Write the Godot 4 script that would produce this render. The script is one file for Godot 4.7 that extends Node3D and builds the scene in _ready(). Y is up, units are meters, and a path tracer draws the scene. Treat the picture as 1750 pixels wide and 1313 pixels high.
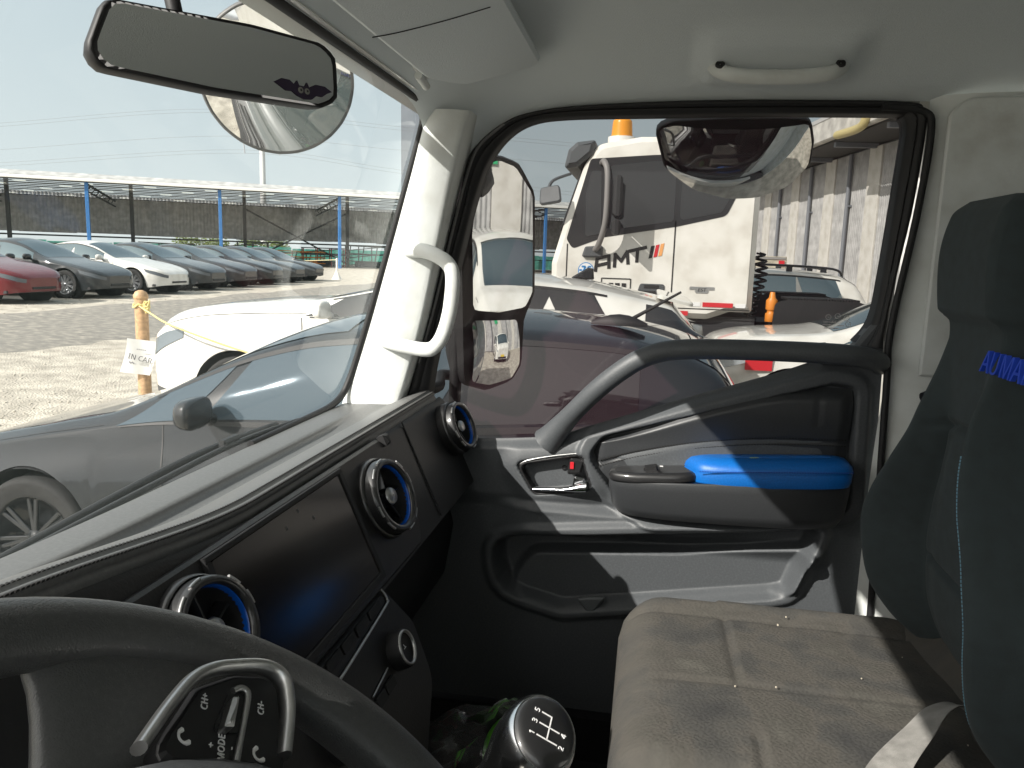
extends Node3D
# A parked light truck seen from the driver's side: cab inside, yard outside. Metres, y up; +x is the passenger side, -z is ahead.

class MB:
	var v := PackedVector3Array()
	var n := PackedVector3Array()
	var uv := PackedVector2Array()
	var ix := PackedInt32Array()
	func tri(a: int, b: int, c: int) -> void:
		var g := (v[b] - v[a]).cross(v[c] - v[a])
		if g.dot(n[a] + n[b] + n[c]) > 0.0:
			ix.append_array([a, c, b])
		else:
			ix.append_array([a, b, c])
	func rows(r: Array, close_u := false) -> void:
		# r: rows of equal length; smooth normals
		var nr := r.size()
		var nc: int = r[0].size()
		var acc := PackedVector3Array()
		acc.resize(nr * nc)
		for i in nr - 1:
			var p: PackedVector3Array = r[i]
			var q: PackedVector3Array = r[i + 1]
			for j in nc - 1:
				var g := (q[j + 1] - p[j]).cross(q[j] - p[j + 1])
				var k := i * nc + j
				acc[k] += g
				acc[k + 1] += g
				acc[k + nc] += g
				acc[k + nc + 1] += g
		if close_u:
			for i in nr:
				var s := acc[i * nc] + acc[i * nc + nc - 1]
				acc[i * nc] = s
				acc[i * nc + nc - 1] = s
		var base := v.size()
		for i in nr:
			v.append_array(r[i])
			for j in nc:
				var g := acc[i * nc + j]
				n.append(g.normalized() if g.length_squared() > 1e-20 else Vector3.UP)
				uv.append(Vector2(float(j) / (nc - 1), float(i) / (nr - 1)))
		for i in nr - 1:
			for j in nc - 1:
				var k := base + i * nc + j
				tri(k, k + 1, k + nc + 1)
				tri(k, k + nc + 1, k + nc)
	func grid(nu: int, nv: int, f: Callable, close_u := false) -> void:
		var r := []
		for i in nv + 1:
			var row := PackedVector3Array()
			for j in nu + 1:
				row.append(f.call(float(j) / nu, float(i) / nv))
			r.append(row)
		rows(r, close_u)
	func fan(ring: PackedVector3Array, nrm: Vector3) -> void:
		var b := v.size()
		var c := Vector3.ZERO
		for p in ring:
			c += p / ring.size()
		v.append(c)
		n.append(nrm)
		uv.append(Vector2.ZERO)
		for p in ring:
			v.append(p)
			n.append(nrm)
			uv.append(Vector2.ZERO)
		for i in ring.size():
			tri(b, b + 1 + i, b + 1 + (i + 1) % ring.size())
	func flat(a: Vector3, b: Vector3, c: Vector3, d: Vector3) -> void:
		var g := (c - a).cross(d - b).normalized()
		var k := v.size()
		v.append_array([a, b, c, d])
		for i in 4:
			n.append(g)
		uv.append_array([Vector2(0, 0), Vector2(1, 0), Vector2(1, 1), Vector2(0, 1)])
		tri(k, k + 1, k + 2)
		tri(k, k + 2, k + 3)
	func poly(p: PackedVector2Array, xf: Transform3D, z: float, back := false, like := PackedVector2Array()) -> void:
		var t := Geometry2D.triangulate_polygon(like if like.size() else p)
		var k := v.size()
		var g := xf.basis.z.normalized() * (-1.0 if back else 1.0)
		for q in p:
			v.append(xf * Vector3(q.x, q.y, z))
			n.append(g)
			uv.append(q)
		for i in range(0, t.size(), 3):
			tri(k + t[i], k + t[i + 1], k + t[i + 2])
	func plate(p: PackedVector2Array, xf: Transform3D, th: float, bev := 0.0, z0 := 0.0) -> void:
		# polygon in xf's xy plane, from z0 up to z0 + th, front edge chamfered by bev
		var q := p
		if bev > 0.0:
			var ins := PackedVector2Array()
			var cw := 1.0 if Geometry2D.is_polygon_clockwise(p) else -1.0
			for i in p.size():
				var a := (p[i] - p[i - 1]).normalized()
				var b := (p[(i + 1) % p.size()] - p[i]).normalized()
				var m := Vector2(a.y, -a.x) + Vector2(b.y, -b.x)
				m = m.normalized() if m.length() > 1e-4 else Vector2(a.y, -a.x)
				var co := maxf(0.5, m.dot(Vector2(a.y, -a.x)))
				ins.append(p[i] + m * cw * bev / co)
			q = ins
		poly(q, xf, z0 + th, false, p)
		poly(p, xf, z0, true)
		for i in p.size():
			var j := (i + 1) % p.size()
			flat(xf * Vector3(p[i].x, p[i].y, z0), xf * Vector3(p[j].x, p[j].y, z0), xf * Vector3(p[j].x, p[j].y, z0 + th - bev), xf * Vector3(p[i].x, p[i].y, z0 + th - bev))
			if bev > 0.0:
				flat(xf * Vector3(p[i].x, p[i].y, z0 + th - bev), xf * Vector3(p[j].x, p[j].y, z0 + th - bev), xf * Vector3(q[j].x, q[j].y, z0 + th), xf * Vector3(q[i].x, q[i].y, z0 + th))
	func box(c: Vector3, s: Vector3, b := Basis.IDENTITY, bev := 0.0) -> void:
		var h := s / 2.0
		var xf := Transform3D(b, c)
		var r := PackedVector2Array([Vector2(-h.x, -h.y), Vector2(h.x, -h.y), Vector2(h.x, h.y), Vector2(-h.x, h.y)])
		if bev <= 0.0:
			plate(r, xf, s.z, 0.0, -h.z)
		else:
			plate(r, xf, h.z, bev, 0.0)
			plate(r, Transform3D(b * Basis(Vector3.UP, PI), c), h.z, bev, 0.0)
	func tube(path: Array, r, sides := 10, flat_y := 1.0, caps := true) -> void:
		var t := (path[1] - path[0] as Vector3).normalized()
		var up := Vector3.UP if absf(t.y) < 0.9 else Vector3.RIGHT
		var s := t.cross(up).normalized()
		var rr := []
		for i in path.size():
			var d: Vector3 = (path[mini(i + 1, path.size() - 1)] - path[maxi(i - 1, 0)]).normalized()
			s = (s - d * s.dot(d)).normalized()
			var w := s.cross(d)
			var rad: float = r if r is float else r[i]
			var row := PackedVector3Array()
			for k in sides + 1:
				var a := TAU * k / sides
				row.append(path[i] + s * cos(a) * rad + w * sin(a) * rad * flat_y)
			rr.append(row)
		rows(rr, true)
		if caps:
			fan(rr[0].slice(0, sides), -t)
			fan(rr[-1].slice(0, sides), (path[-1] - path[-2] as Vector3).normalized())
	func lathe(prof: Array, xf: Transform3D, sides := 24) -> void:
		# prof: Vector2(radius, height along local z)
		var rr := []
		for p in prof:
			var row := PackedVector3Array()
			for k in sides + 1:
				var a := TAU * k / sides
				row.append(xf * Vector3(cos(a) * p.x, sin(a) * p.x, p.y))
			rr.append(row)
		rows(rr, true)
	func loft(rings: Array, caps := true) -> void:
		var rr := []
		for g in rings:
			var row := PackedVector3Array(g)
			row.append(g[0])
			rr.append(row)
		rows(rr, true)
		if caps:
			var d: Vector3 = (rings[1][0] - rings[0][0])
			fan(rings[0], -d.normalized())
			d = rings[-1][0] - rings[-2][0]
			fan(rings[-1], d.normalized())
	func mesh() -> ArrayMesh:
		var a := []
		a.resize(Mesh.ARRAY_MAX)
		a[Mesh.ARRAY_VERTEX] = v
		a[Mesh.ARRAY_NORMAL] = n
		a[Mesh.ARRAY_TEX_UV] = uv
		a[Mesh.ARRAY_INDEX] = ix
		var m := ArrayMesh.new()
		m.add_surface_from_arrays(Mesh.PRIMITIVE_TRIANGLES, a)
		return m

var used := {}
var M := {}

func numbered(called: String) -> String:
	var k: int = used.get(called, 0)
	used[called] = k + 1
	return called if k == 0 else "%s_%03d" % [called, k]

func thing(called: String, label: String, category: String, at := Vector3.ZERO, turn := 0.0, group := "") -> Node3D:
	var o := Node3D.new()
	o.name = numbered(called)
	add_child(o)
	o.position = at
	o.rotation.y = turn
	tag(o, label, category, group)
	return o

func tag(o: Node, label: String, category: String, group := "") -> void:
	o.set_meta("label", label)
	o.set_meta("category", category)
	if group:
		o.set_meta("group", group)

func put(called: String, mb, mat: Material, parent: Node, label := "") -> MeshInstance3D:
	var o := MeshInstance3D.new()
	o.name = called if parent != self else numbered(called)
	o.mesh = mb.mesh() if mb is MB else mb
	o.material_override = mat
	parent.add_child(o, true)
	if label:
		o.set_meta("label", label)
	return o

func struct(called: String, mb, mat: Material) -> MeshInstance3D:
	var o := put(called, mb, mat, self)
	o.set_meta("kind", "structure")
	return o

func twin(src: Node3D, label: String, at: Vector3, turn: float) -> Node3D:
	var base := String(src.name)
	var o: Node3D = src.duplicate()
	o.name = numbered(base)
	add_child(o)
	o.position = at
	o.rotation.y = turn
	o.set_meta("label", label)
	return o

func letters(called: String, text: String, size: float, xf: Transform3D, mat: Material, parent: Node, depth := 0.003, face := "Droid Sans", italic := 0.0) -> MeshInstance3D:
	var f := SystemFont.new()
	f.font_names = PackedStringArray([face])
	var t := TextMesh.new()
	t.text = text
	t.font = f
	t.font_size = 48
	t.pixel_size = size / 48.0 / 0.72
	t.depth = depth
	t.curve_step = 2.0
	var o := MeshInstance3D.new()
	o.name = called
	o.mesh = t
	o.material_override = mat
	parent.add_child(o, true)
	o.transform = xf * Transform3D(Basis(Vector3(1, 0, 0), Vector3(italic, 1, 0), Vector3(0, 0, 1)), Vector3.ZERO)
	return o

static func ip(p: Array, x: float) -> float:
	# piecewise curve through Vector2 points sorted by x, smoothed
	var k := p.size()
	if x <= p[0].x:
		return p[0].y
	if x >= p[k - 1].x:
		return p[k - 1].y
	var i := 0
	while x > p[i + 1].x:
		i += 1
	var h: float = p[i + 1].x - p[i].x
	var s: float = (p[i + 1].y - p[i].y) / h
	var m0 := s
	var m1 := s
	if i > 0:
		var sp: float = (p[i].y - p[i - 1].y) / (p[i].x - p[i - 1].x)
		m0 = 0.0 if sp * s <= 0.0 else 2.0 * sp * s / (sp + s)
	if i < k - 2:
		var sn: float = (p[i + 2].y - p[i + 1].y) / (p[i + 2].x - p[i + 1].x)
		m1 = 0.0 if sn * s <= 0.0 else 2.0 * sn * s / (sn + s)
	var t: float = (x - p[i].x) / h
	return p[i].y * (1 + 2 * t) * (1 - t) * (1 - t) + m0 * h * t * (1 - t) * (1 - t) + p[i + 1].y * t * t * (3 - 2 * t) + m1 * h * t * t * (t - 1)

static func sm(a: float, b: float, x: float) -> float:
	var t := clampf((x - a) / (b - a), 0.0, 1.0)
	return t * t * (3.0 - 2.0 * t)

static func path3(pts: Array, per := 6) -> Array:
	var c := Curve3D.new()
	var out := []
	for i in pts.size() - 1:
		var a: Vector3 = pts[maxi(i - 1, 0)]
		var d: Vector3 = pts[mini(i + 2, pts.size() - 1)]
		for k in per:
			out.append(pts[i].cubic_interpolate(pts[i + 1], a, d, float(k) / per))
	out.append(pts[-1])
	return out

static func rpoly(pts: Array, r, seg := 5) -> PackedVector2Array:
	# polygon with rounded corners
	var out := PackedVector2Array()
	var k := pts.size()
	for i in k:
		var p: Vector2 = pts[i]
		var rad: float = r if r is float else r[i]
		if rad <= 0.0:
			out.append(p)
			continue
		var a: Vector2 = (pts[i - 1] - p)
		var b: Vector2 = (pts[(i + 1) % k] - p)
		var ang := absf(a.angle_to(b))
		var d := minf(rad / tan(ang / 2.0), 0.48 * minf(a.length(), b.length()))
		var s := p + a.normalized() * d
		var e := p + b.normalized() * d
		for j in seg + 1:
			var t := float(j) / seg
			out.append(s * (1 - t) * (1 - t) + p * 2 * t * (1 - t) + e * t * t)
	return out

static func v2s(a: Array) -> Array:
	var out := []
	for i in range(0, a.size(), 2):
		out.append(Vector2(a[i], a[i + 1]))
	return out

static func v3s(a: Array) -> Array:
	var out := []
	for i in range(0, a.size(), 3):
		out.append(Vector3(a[i], a[i + 1], a[i + 2]))
	return out

static func sdp(p: Vector2, poly: PackedVector2Array) -> float:
	# signed distance to a polygon, negative inside
	var d := 1e9
	var inside := false
	var k := poly.size()
	var j := k - 1
	for i in k:
		var a := poly[i]
		var e := poly[j] - a
		var w := p - a
		var b := w - e * clampf(w.dot(e) / e.dot(e), 0.0, 1.0)
		d = minf(d, b.length_squared())
		if (a.y > p.y) != (poly[j].y > p.y) and p.x < e.x * (p.y - a.y) / e.y + a.x:
			inside = not inside
		j = i
	return -sqrt(d) if inside else sqrt(d)

func noise_tex(freq: float, kind := FastNoiseLite.TYPE_SIMPLEX_SMOOTH, oct := 4, ramp: Array = [], as_normal := 0.0, sd := 1, size := 512) -> NoiseTexture2D:
	var f := FastNoiseLite.new()
	f.noise_type = kind
	f.frequency = freq
	f.fractal_octaves = oct
	f.seed = sd
	if kind == FastNoiseLite.TYPE_CELLULAR:
		f.cellular_return_type = FastNoiseLite.RETURN_DISTANCE2_SUB
	var t := NoiseTexture2D.new()
	t.width = size
	t.height = size
	t.seamless = true
	t.noise = f
	if as_normal > 0.0:
		t.as_normal_map = true
		t.bump_strength = as_normal
	if ramp.size():
		var g := Gradient.new()
		g.offsets = PackedFloat32Array(ramp.map(func(x): return x[0]))
		g.colors = PackedColorArray(ramp.map(func(x): return x[1]))
		t.color_ramp = g
	return t

func lin(r: float, g: float, b: float) -> Color:
	return Color(r, g, b).linear_to_srgb()

func mat(c: Color, rough: float, metal := 0.0, tex: Texture2D = null, tscale := 1.0, nrm: Texture2D = null, nstr := 1.0, world := false) -> StandardMaterial3D:
	var m := StandardMaterial3D.new()
	m.albedo_color = c
	m.roughness = rough
	m.metallic = metal
	if tex:
		m.albedo_texture = tex
	if nrm:
		m.normal_enabled = true
		m.normal_texture = nrm
		m.normal_scale = nstr
	if tex or nrm:
		m.uv1_triplanar = true
		m.uv1_world_triplanar = world
		m.uv1_scale = Vector3.ONE * tscale
	return m

func pane(c: Color, alpha: float) -> StandardMaterial3D:
	var m := mat(Color(c.r, c.g, c.b, alpha), 0.03)
	m.transparency = BaseMaterial3D.TRANSPARENCY_ALPHA
	return m

func paint(c: Color, rough := 0.35) -> StandardMaterial3D:
	var m := mat(c, rough, 0.0, M.t_dust, 0.7)
	m.metallic_specular = 0.2
	m.clearcoat_enabled = true
	m.clearcoat = 1.0
	m.clearcoat_roughness = 0.04
	return m

static func xz(x: float, y: float, z: float) -> Vector3:
	return Vector3(x, y, z)

func make_materials() -> void:
	var w := Color.WHITE
	M.t_dust = noise_tex(0.008, FastNoiseLite.TYPE_SIMPLEX_SMOOTH, 5, [[0.0, Color(0.86, 0.85, 0.83)], [0.5, Color(0.95, 0.95, 0.94)], [1.0, w]], 0.0, 3)
	M.t_mottle = noise_tex(0.012, FastNoiseLite.TYPE_SIMPLEX_SMOOTH, 5, [[0.0, Color(0.72, 0.72, 0.72)], [1.0, w]], 0.0, 5)
	M.n_grain = noise_tex(0.06, FastNoiseLite.TYPE_CELLULAR, 2, [], 3.0, 7)
	M.n_weave = noise_tex(0.25, FastNoiseLite.TYPE_SIMPLEX, 2, [], 2.5, 9)
	M.n_stone = noise_tex(0.24, FastNoiseLite.TYPE_CELLULAR, 3, [], 5.0, 13)
	M.n_soft = noise_tex(0.01, FastNoiseLite.TYPE_SIMPLEX_SMOOTH, 3, [], 4.0, 11)
	var t_seat := noise_tex(0.007, FastNoiseLite.TYPE_SIMPLEX_SMOOTH, 6, [[0.0, Color(0.27, 0.27, 0.27)], [0.40, Color(0.355, 0.35, 0.335)], [0.55, Color(0.40, 0.385, 0.36)], [0.75, Color(0.37, 0.36, 0.335)], [1.0, Color(0.44, 0.43, 0.40)]], 0.0, 21, 1024)
	var t_scuff := noise_tex(0.02, FastNoiseLite.TYPE_SIMPLEX_SMOOTH, 6, [[0.0, Color(0.84, 0.84, 0.84)], [0.6, Color(0.90, 0.90, 0.90)], [0.85, Color(0.95, 0.95, 0.945)], [1.0, w]], 0.0, 23)
	M.trim = mat(lin(0.72, 0.75, 0.75), 0.6, 0.0, M.t_dust, 2.0, M.n_grain, 0.12)
	M.liner = mat(lin(0.64, 0.69, 0.71), 0.9, 0.0, null, 2.5, M.n_weave, 0.35)
	M.plastic = mat(lin(0.094, 0.102, 0.110), 0.48, 0.0, t_scuff, 3.0, M.n_grain, 0.75)
	M.plastic.uv1_scale = Vector3.ONE * 16.0
	M.pad = mat(lin(0.15, 0.152, 0.15), 0.42, 0.0, t_scuff, 14.0, M.n_grain, 0.3)
	M.fascia = mat(lin(0.016, 0.016, 0.017), 0.42, 0.0, t_scuff, 6.0, M.n_grain, 0.2)
	M.dark = mat(lin(0.012, 0.012, 0.0135), 0.55, 0.0, t_scuff, 8.0)
	M.leather = mat(lin(0.045, 0.048, 0.052), 0.40, 0.0, t_scuff, 18.0, M.n_grain, 0.35)
	M.rim = mat(lin(0.075, 0.077, 0.078), 0.38, 0.0, t_scuff, 22.0, M.n_grain, 1.1)
	M.rubber = mat(lin(0.012, 0.012, 0.013), 0.6)
	M.piano = mat(lin(0.008, 0.008, 0.009), 0.12)
	M.piano.clearcoat_enabled = true
	M.screen = mat(lin(0.014, 0.012, 0.011), 0.16)
	M.screen.metallic_specular = 0.45
	M.blue = mat(lin(0.004, 0.15, 0.55), 0.42, 0.0, t_scuff, 20.0, M.n_grain, 0.9)
	M.bluering = mat(lin(0.003, 0.08, 0.42), 0.25)
	M.chrome = mat(lin(0.75, 0.76, 0.78), 0.16, 1.0)
	M.satin = mat(lin(0.72, 0.72, 0.72), 0.36, 1.0, t_scuff, 6.0)
	M.seat = mat(Color(0.77, 0.77, 0.77), 0.95, 0.0, t_seat, 1.0, M.n_weave, 0.22)
	M.fabric = mat(lin(0.032, 0.044, 0.048), 0.95, 0.0, M.t_dust, 7.0, M.n_weave, 0.7)
	M.fabric.rim_enabled = true
	M.fabric.rim = 0.25
	M.thread = mat(lin(0.16, 0.32, 0.42), 0.8)
	M.blackthread = mat(lin(0.015, 0.015, 0.015), 0.8)
	M.embroidery = mat(lin(0.01, 0.06, 0.55), 0.6)
	M.webbing = mat(lin(0.33, 0.32, 0.30), 0.7, 0.0, M.t_mottle, 6.0, M.n_weave, 0.7)
	M.mirror = mat(lin(0.82, 0.83, 0.83), 0.015, 1.0)
	M.mirrordim = mat(lin(0.72, 0.73, 0.72), 0.02, 1.0)
	M.windscreen = pane(lin(0.60, 0.76, 0.75), 0.075)
	M.doorglass = pane(lin(0.030, 0.014, 0.020), 0.53)
	M.doorglass.metallic_specular = 0.27
	M.windscreen.metallic_specular = 0.36
	M.print = mat(lin(0.75, 0.75, 0.75), 0.6)
	M.white = paint(lin(0.74, 0.73, 0.70))
	M.whitedusty = mat(lin(0.79, 0.77, 0.73), 0.5, 0.0, M.t_dust, 0.45)
	M.whitedusty.clearcoat_enabled = true
	M.whitedusty.clearcoat = 0.4
	M.darkpaint = paint(lin(0.020, 0.022, 0.025), 0.4)
	M.greypaint = paint(lin(0.034, 0.038, 0.042), 0.4)
	M.redpaint = paint(lin(0.14, 0.008, 0.013), 0.4)
	M.carglass = mat(lin(0.17, 0.22, 0.24), 0.05, 0.85)
	M.hatchglass = mat(lin(0.060, 0.085, 0.105), 0.04, 0.30)
	M.truckglass = mat(lin(0.010, 0.010, 0.011), 0.04)
	M.truckglass.metallic_specular = 0.7
	M.taillamp = mat(lin(0.14, 0.006, 0.01), 0.2)
	M.tyre = mat(lin(0.02, 0.02, 0.02), 0.85, 0.0, M.t_mottle, 5.0)
	M.alloy = mat(lin(0.30, 0.31, 0.32), 0.35, 0.9)
	M.amber = mat(lin(0.75, 0.30, 0.03), 0.25)
	M.red = mat(lin(0.55, 0.02, 0.03), 0.4)
	M.lamp = mat(lin(0.55, 0.58, 0.6), 0.1, 0.6)

func ground_y(x: float, z: float) -> float:
	return 0.12 * sm(4.0, 6.0, x) + 0.36 * sm(0.0, 1.0, maxf((-z - 5.0) / 7.0, (x - 13.0) / 10.0))

# ---------- cars ----------
func car_x(P: Dictionary, z: float, s: float) -> float:
	var w: float = ip(P.plan, z) * P.W / 2.0
	var tu: float = P.get("tumble", 0.05)
	return w * (1.0 - 0.06 * pow(1.0 - s, 2.0) - tu * pow(sm(0.35, 1.1, s), 1.2) / pow(sm(0.35, 1.1, 1.0), 1.2)) + 0.010 * sm(0.6, 0.64, s) * (1.0 - sm(0.66, 0.9, s))

func car_low(P: Dictionary, z: float) -> float:
	var y: float = P.sill + 0.14 * sm(P.zr + 0.45, P.z1, z) + 0.06 * sm(P.zf - 0.45, P.z0, z)
	for a in [P.zf, P.zr]:
		var d: float = absf(z - a)
		var ra: float = P.R + 0.055
		if d < ra:
			y = maxf(y, P.R + sqrt(ra * ra - d * d))
	return y

func car_side(P: Dictionary, z: float, s: float) -> Vector3:
	var lo := car_low(P, z)
	var hi: float = ip(P.sh, z)
	var y: float = lerpf(lo, hi, s)
	var sill: float = P.sill
	return Vector3(car_x(P, z, clampf((y - sill) / (hi - sill), 0.0, 1.0)), y, z)

func car_rail(P: Dictionary, z: float) -> Vector3:
	var hi: float = ip(P.sh, z)
	var yt: float = ip(P.top, z)
	var g := clampf((yt - hi) / 0.4, 0.0, 1.0)
	var w: float = ip(P.plan, z) * P.W / 2.0
	return Vector3(w * lerpf(0.80, P.rail, g), lerpf(hi, yt, 0.84) if yt > hi else yt, z)

func car_upper(P: Dictionary, z: float, q: float, off := 0.0) -> Vector3:
	var a := car_side(P, z, 1.0)
	var b := car_rail(P, z)
	var p := a.lerp(b, q)
	p.x += 0.03 * sin(q * PI) * clampf((b.y - a.y) / 0.3, 0.0, 1.0) + off
	return p

func car_top(P: Dictionary, z: float, q: float, off := 0.0) -> Vector3:
	# q from the rail (0) to the middle (1)
	var b := car_rail(P, z)
	var yt: float = ip(P.top, z)
	var x := b.x * (1.0 - q)
	return Vector3(x, b.y + (yt - b.y) * (1.0 - pow(1.0 - q, 2.2)) + off, z)

func half(mb: MB, nu: int, nv: int, f: Callable) -> void:
	mb.grid(nu, nv, f)
	mb.grid(nu, nv, func(u, v):
		var p: Vector3 = f.call(u, v)
		return Vector3(-p.x, p.y, p.z))

func wheel_mesh(R: float, spokes: int) -> Array:
	var xf := Transform3D(Basis(Vector3(0, 1, 0), Vector3(0, 0, 1), Vector3(1, 0, 0)), Vector3.ZERO)
	var t := MB.new()
	var w := 0.10
	t.lathe([Vector2(R * 0.69, -w * 0.8), Vector2(R * 0.90, -w), Vector2(R * 0.975, -w * 0.85), Vector2(R, -w * 0.5), Vector2(R, w * 0.5), Vector2(R * 0.975, w * 0.85), Vector2(R * 0.90, w), Vector2(R * 0.69, w * 0.8)], xf, 36)
	var r := MB.new()
	r.lathe([Vector2(R * 0.70, w * 0.85), Vector2(R * 0.66, w * 0.8), Vector2(R * 0.63, 0.0), Vector2(0.02, -0.02)], xf, 36)
	r.lathe([Vector2(R * 0.14, w * 0.4), Vector2(R * 0.13, w * 0.72), Vector2(0.002, w * 0.75)], xf, 16)
	for k in spokes:
		var b := Basis(Vector3.RIGHT, TAU * k / spokes)
		for s in [-0.1, 0.1]:
			var bb := b * Basis(Vector3.RIGHT, s)
			r.box(bb * Vector3(w * 0.62, R * 0.39, 0), Vector3(0.02, R * 0.56, 0.022), bb, 0.004)
	return [t.mesh(), r.mesh()]

var wheel_cache := {}
func car(called: String, label: String, category: String, group: String, P: Dictionary, body: Material) -> Node3D:
	var t := thing(called, label, category, Vector3.ZERO, 0.0, group)
	var nz: int = P.get("nz", 90)
	var z0: float = P.z0
	var z1: float = P.z1
	var b := MB.new()
	var rr := []
	for i in nz + 1:
		var z: float = lerpf(z0, z1, float(i) / nz)
		var row := PackedVector3Array()
		for k in 11:
			row.append(car_side(P, z, k / 10.0))
		for k in range(1, 7):
			row.append(car_upper(P, z, k / 6.0))
		for k in range(1, 7):
			row.append(car_top(P, z, k / 6.0))
		var m := row.duplicate()
		m.reverse()
		for k in range(1, m.size()):
			row.append(Vector3(-m[k].x, m[k].y, m[k].z))
		rr.append(row)
	b.rows(rr)
	b.fan(rr[0], Vector3(0, 0, -1))
	b.fan(rr[nz], Vector3(0, 0, 1))
	put("body", b, body, t)
	# side windows
	for k in P.win.size():
		var wz: Array = P.win[k]
		var g := MB.new()
		half(g, 24, 5, func(u, v): return car_upper(P, lerpf(wz[0], wz[1], u) + (v - 0.5) * wz[2], lerpf(0.10, 0.90, v), 0.004))
		put("side_window", g, P.get("rearglass", P.get("glass", M.carglass)) if k > 1 else P.get("glass", M.carglass), t)
	var fr := MB.new()
	half(fr, 50, 2, func(u, v): return car_upper(P, lerpf(P.win[0][0] - 0.10, P.win[-1][1] + 0.08, u), lerpf(0.0, 0.07, v), 0.006))
	half(fr, 50, 2, func(u, v): return car_upper(P, lerpf(P.win[0][0] + 0.05, P.win[-1][1] + 0.02, u), lerpf(0.905, 0.965, v), 0.006))
	put("window_trim", fr, M.rubber, t)
	for k in 2:
		var e: Array = [P.wind, P.back][k]
		var g := MB.new()
		half(g, 14, 10, func(u, v): return car_top(P, lerpf(e[0], e[1], v), lerpf(0.08, 1.0, u), 0.005))
		put(["windscreen", "rear_window"][k], g, P.get("glass", M.carglass), t)
	# seams
	var se := MB.new()
	for z in P.seams:
		half(se, 1, 10, func(u, v): return car_side(P, z + 0.08 * (1.0 - v) * P.get("slant", 0.3) + (u - 0.5) * 0.008, lerpf(0.12, 1.0, v)) + Vector3(0.0022, 0, 0))
	half(se, 60, 1, func(u, v): return car_upper(P, lerpf(z0 + 0.15, P.wind[0] - 0.1, u), lerpf(0.25, 0.30, v), 0.002))
	put("panel_seam", se, M.rubber, t)
	for z in P.handles:
		var h := MB.new()
		for s in [-1, 1]:
			var p := car_side(P, z, 0.86)
			h.box(Vector3(s * (p.x + 0.012), p.y, z), Vector3(0.03, 0.03, 0.20), Basis.IDENTITY, 0.008)
		put("door_handle", h, body, t)
	# headlights, tail lights, grille
	for s in [-1, 1]:
		var hl := MB.new()
		hl.grid(10, 4, func(u, v):
			var p := car_side(P, lerpf(z0 + 0.02, z0 + P.hl, u), lerpf(0.66 + 0.16 * u, 0.93, v))
			return Vector3(s * (p.x + 0.006), p.y, p.z - 0.004))
		put("headlight", hl, P.get("lampmat", M.lamp), t)
		var tl := MB.new()
		tl.grid(8, 3, func(u, v):
			var p := car_side(P, lerpf(z1 - 0.01, z1 - 0.35, u), lerpf(0.74 + 0.1 * u, 0.95, v))
			return Vector3(s * (p.x + 0.006), p.y, p.z + 0.004))
		if not P.has("rear_hidden"):
			put("tail_light", tl, M.taillamp, t)
	var gr := MB.new()
	gr.box(Vector3(0, P.sill + 0.14, z0 - 0.004), Vector3(P.W * P.get("grw", 0.62), P.get("grh", 0.11), 0.03), Basis.IDENTITY, 0.008)
	put("grille", gr, M.rubber, t)
	# mirrors
	for s in [-1, 1]:
		var mm := MB.new()
		var base := car_upper(P, P.mz, 0.05)
		var c := Vector3(s * (base.x + 0.13), base.y + 0.07, P.mz)
		var rings := []
		for k in 9:
			var a := -PI / 2 + PI * k / 8.0
			var ring := PackedVector3Array()
			for j in 16:
				var bb := TAU * j / 16
				var cb := signf(cos(bb)) * pow(absf(cos(bb)), 0.7)
				var sb := signf(sin(bb)) * pow(absf(sin(bb)), 0.7)
				ring.append(c + Vector3(cb * 0.12 * pow(cos(a) + 0.001, 0.5), sb * 0.075 * pow(cos(a) + 0.001, 0.5), sin(a) * 0.075 if k < 5 else sin(a) * 0.03))
			rings.append(ring)
		mm.loft(rings, false)
		mm.tube([c - Vector3(s * 0.08, 0.03, 0), Vector3(s * (base.x - 0.02), base.y + 0.01, P.mz)], 0.028, 8)
		put("mirror", mm, P.get("mirror_mat", M.darkpaint), t)
	# arches and wheels
	var ar := MB.new()
	for a in [P.zf, P.zr]:
		var ra: float = P.R + 0.05
		for s in [-1, 1]:
			var w := car_x(P, a, 0.3) - 0.01
			var xf := Transform3D(Basis(Vector3(0, 1, 0), Vector3(0, 0, 1), Vector3(1, 0, 0)), Vector3(s * w, P.R, a))
			ar.lathe([Vector2(ra, 0.0), Vector2(ra, -s * 0.30), Vector2(0.01, -s * 0.30)], xf, 28)
	ar.box(Vector3(0, P.sill + 0.06, (z0 + z1) / 2), Vector3(P.W * 0.84, 0.06, (z1 - z0) * 0.9))
	put("underbody", ar, M.rubber, t)
	var key := "%f" % P.R
	if not wheel_cache.has(key):
		wheel_cache[key] = wheel_mesh(P.R, P.get("spokes", 10))
	for a in [P.zf, P.zr]:
		for s in [-1, 1]:
			var wl := Node3D.new()
			wl.name = "wheel"
			t.add_child(wl, true)
			wl.position = Vector3(s * (car_x(P, a, 0.3) - 0.105), P.R, a)
			wl.rotation.y = 0.0 if s > 0 else PI
			put("tyre", wheel_cache[key][0], M.tyre, wl)
			put("rim", wheel_cache[key][1], P.get("alloy", M.alloy), wl)
	return t

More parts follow.
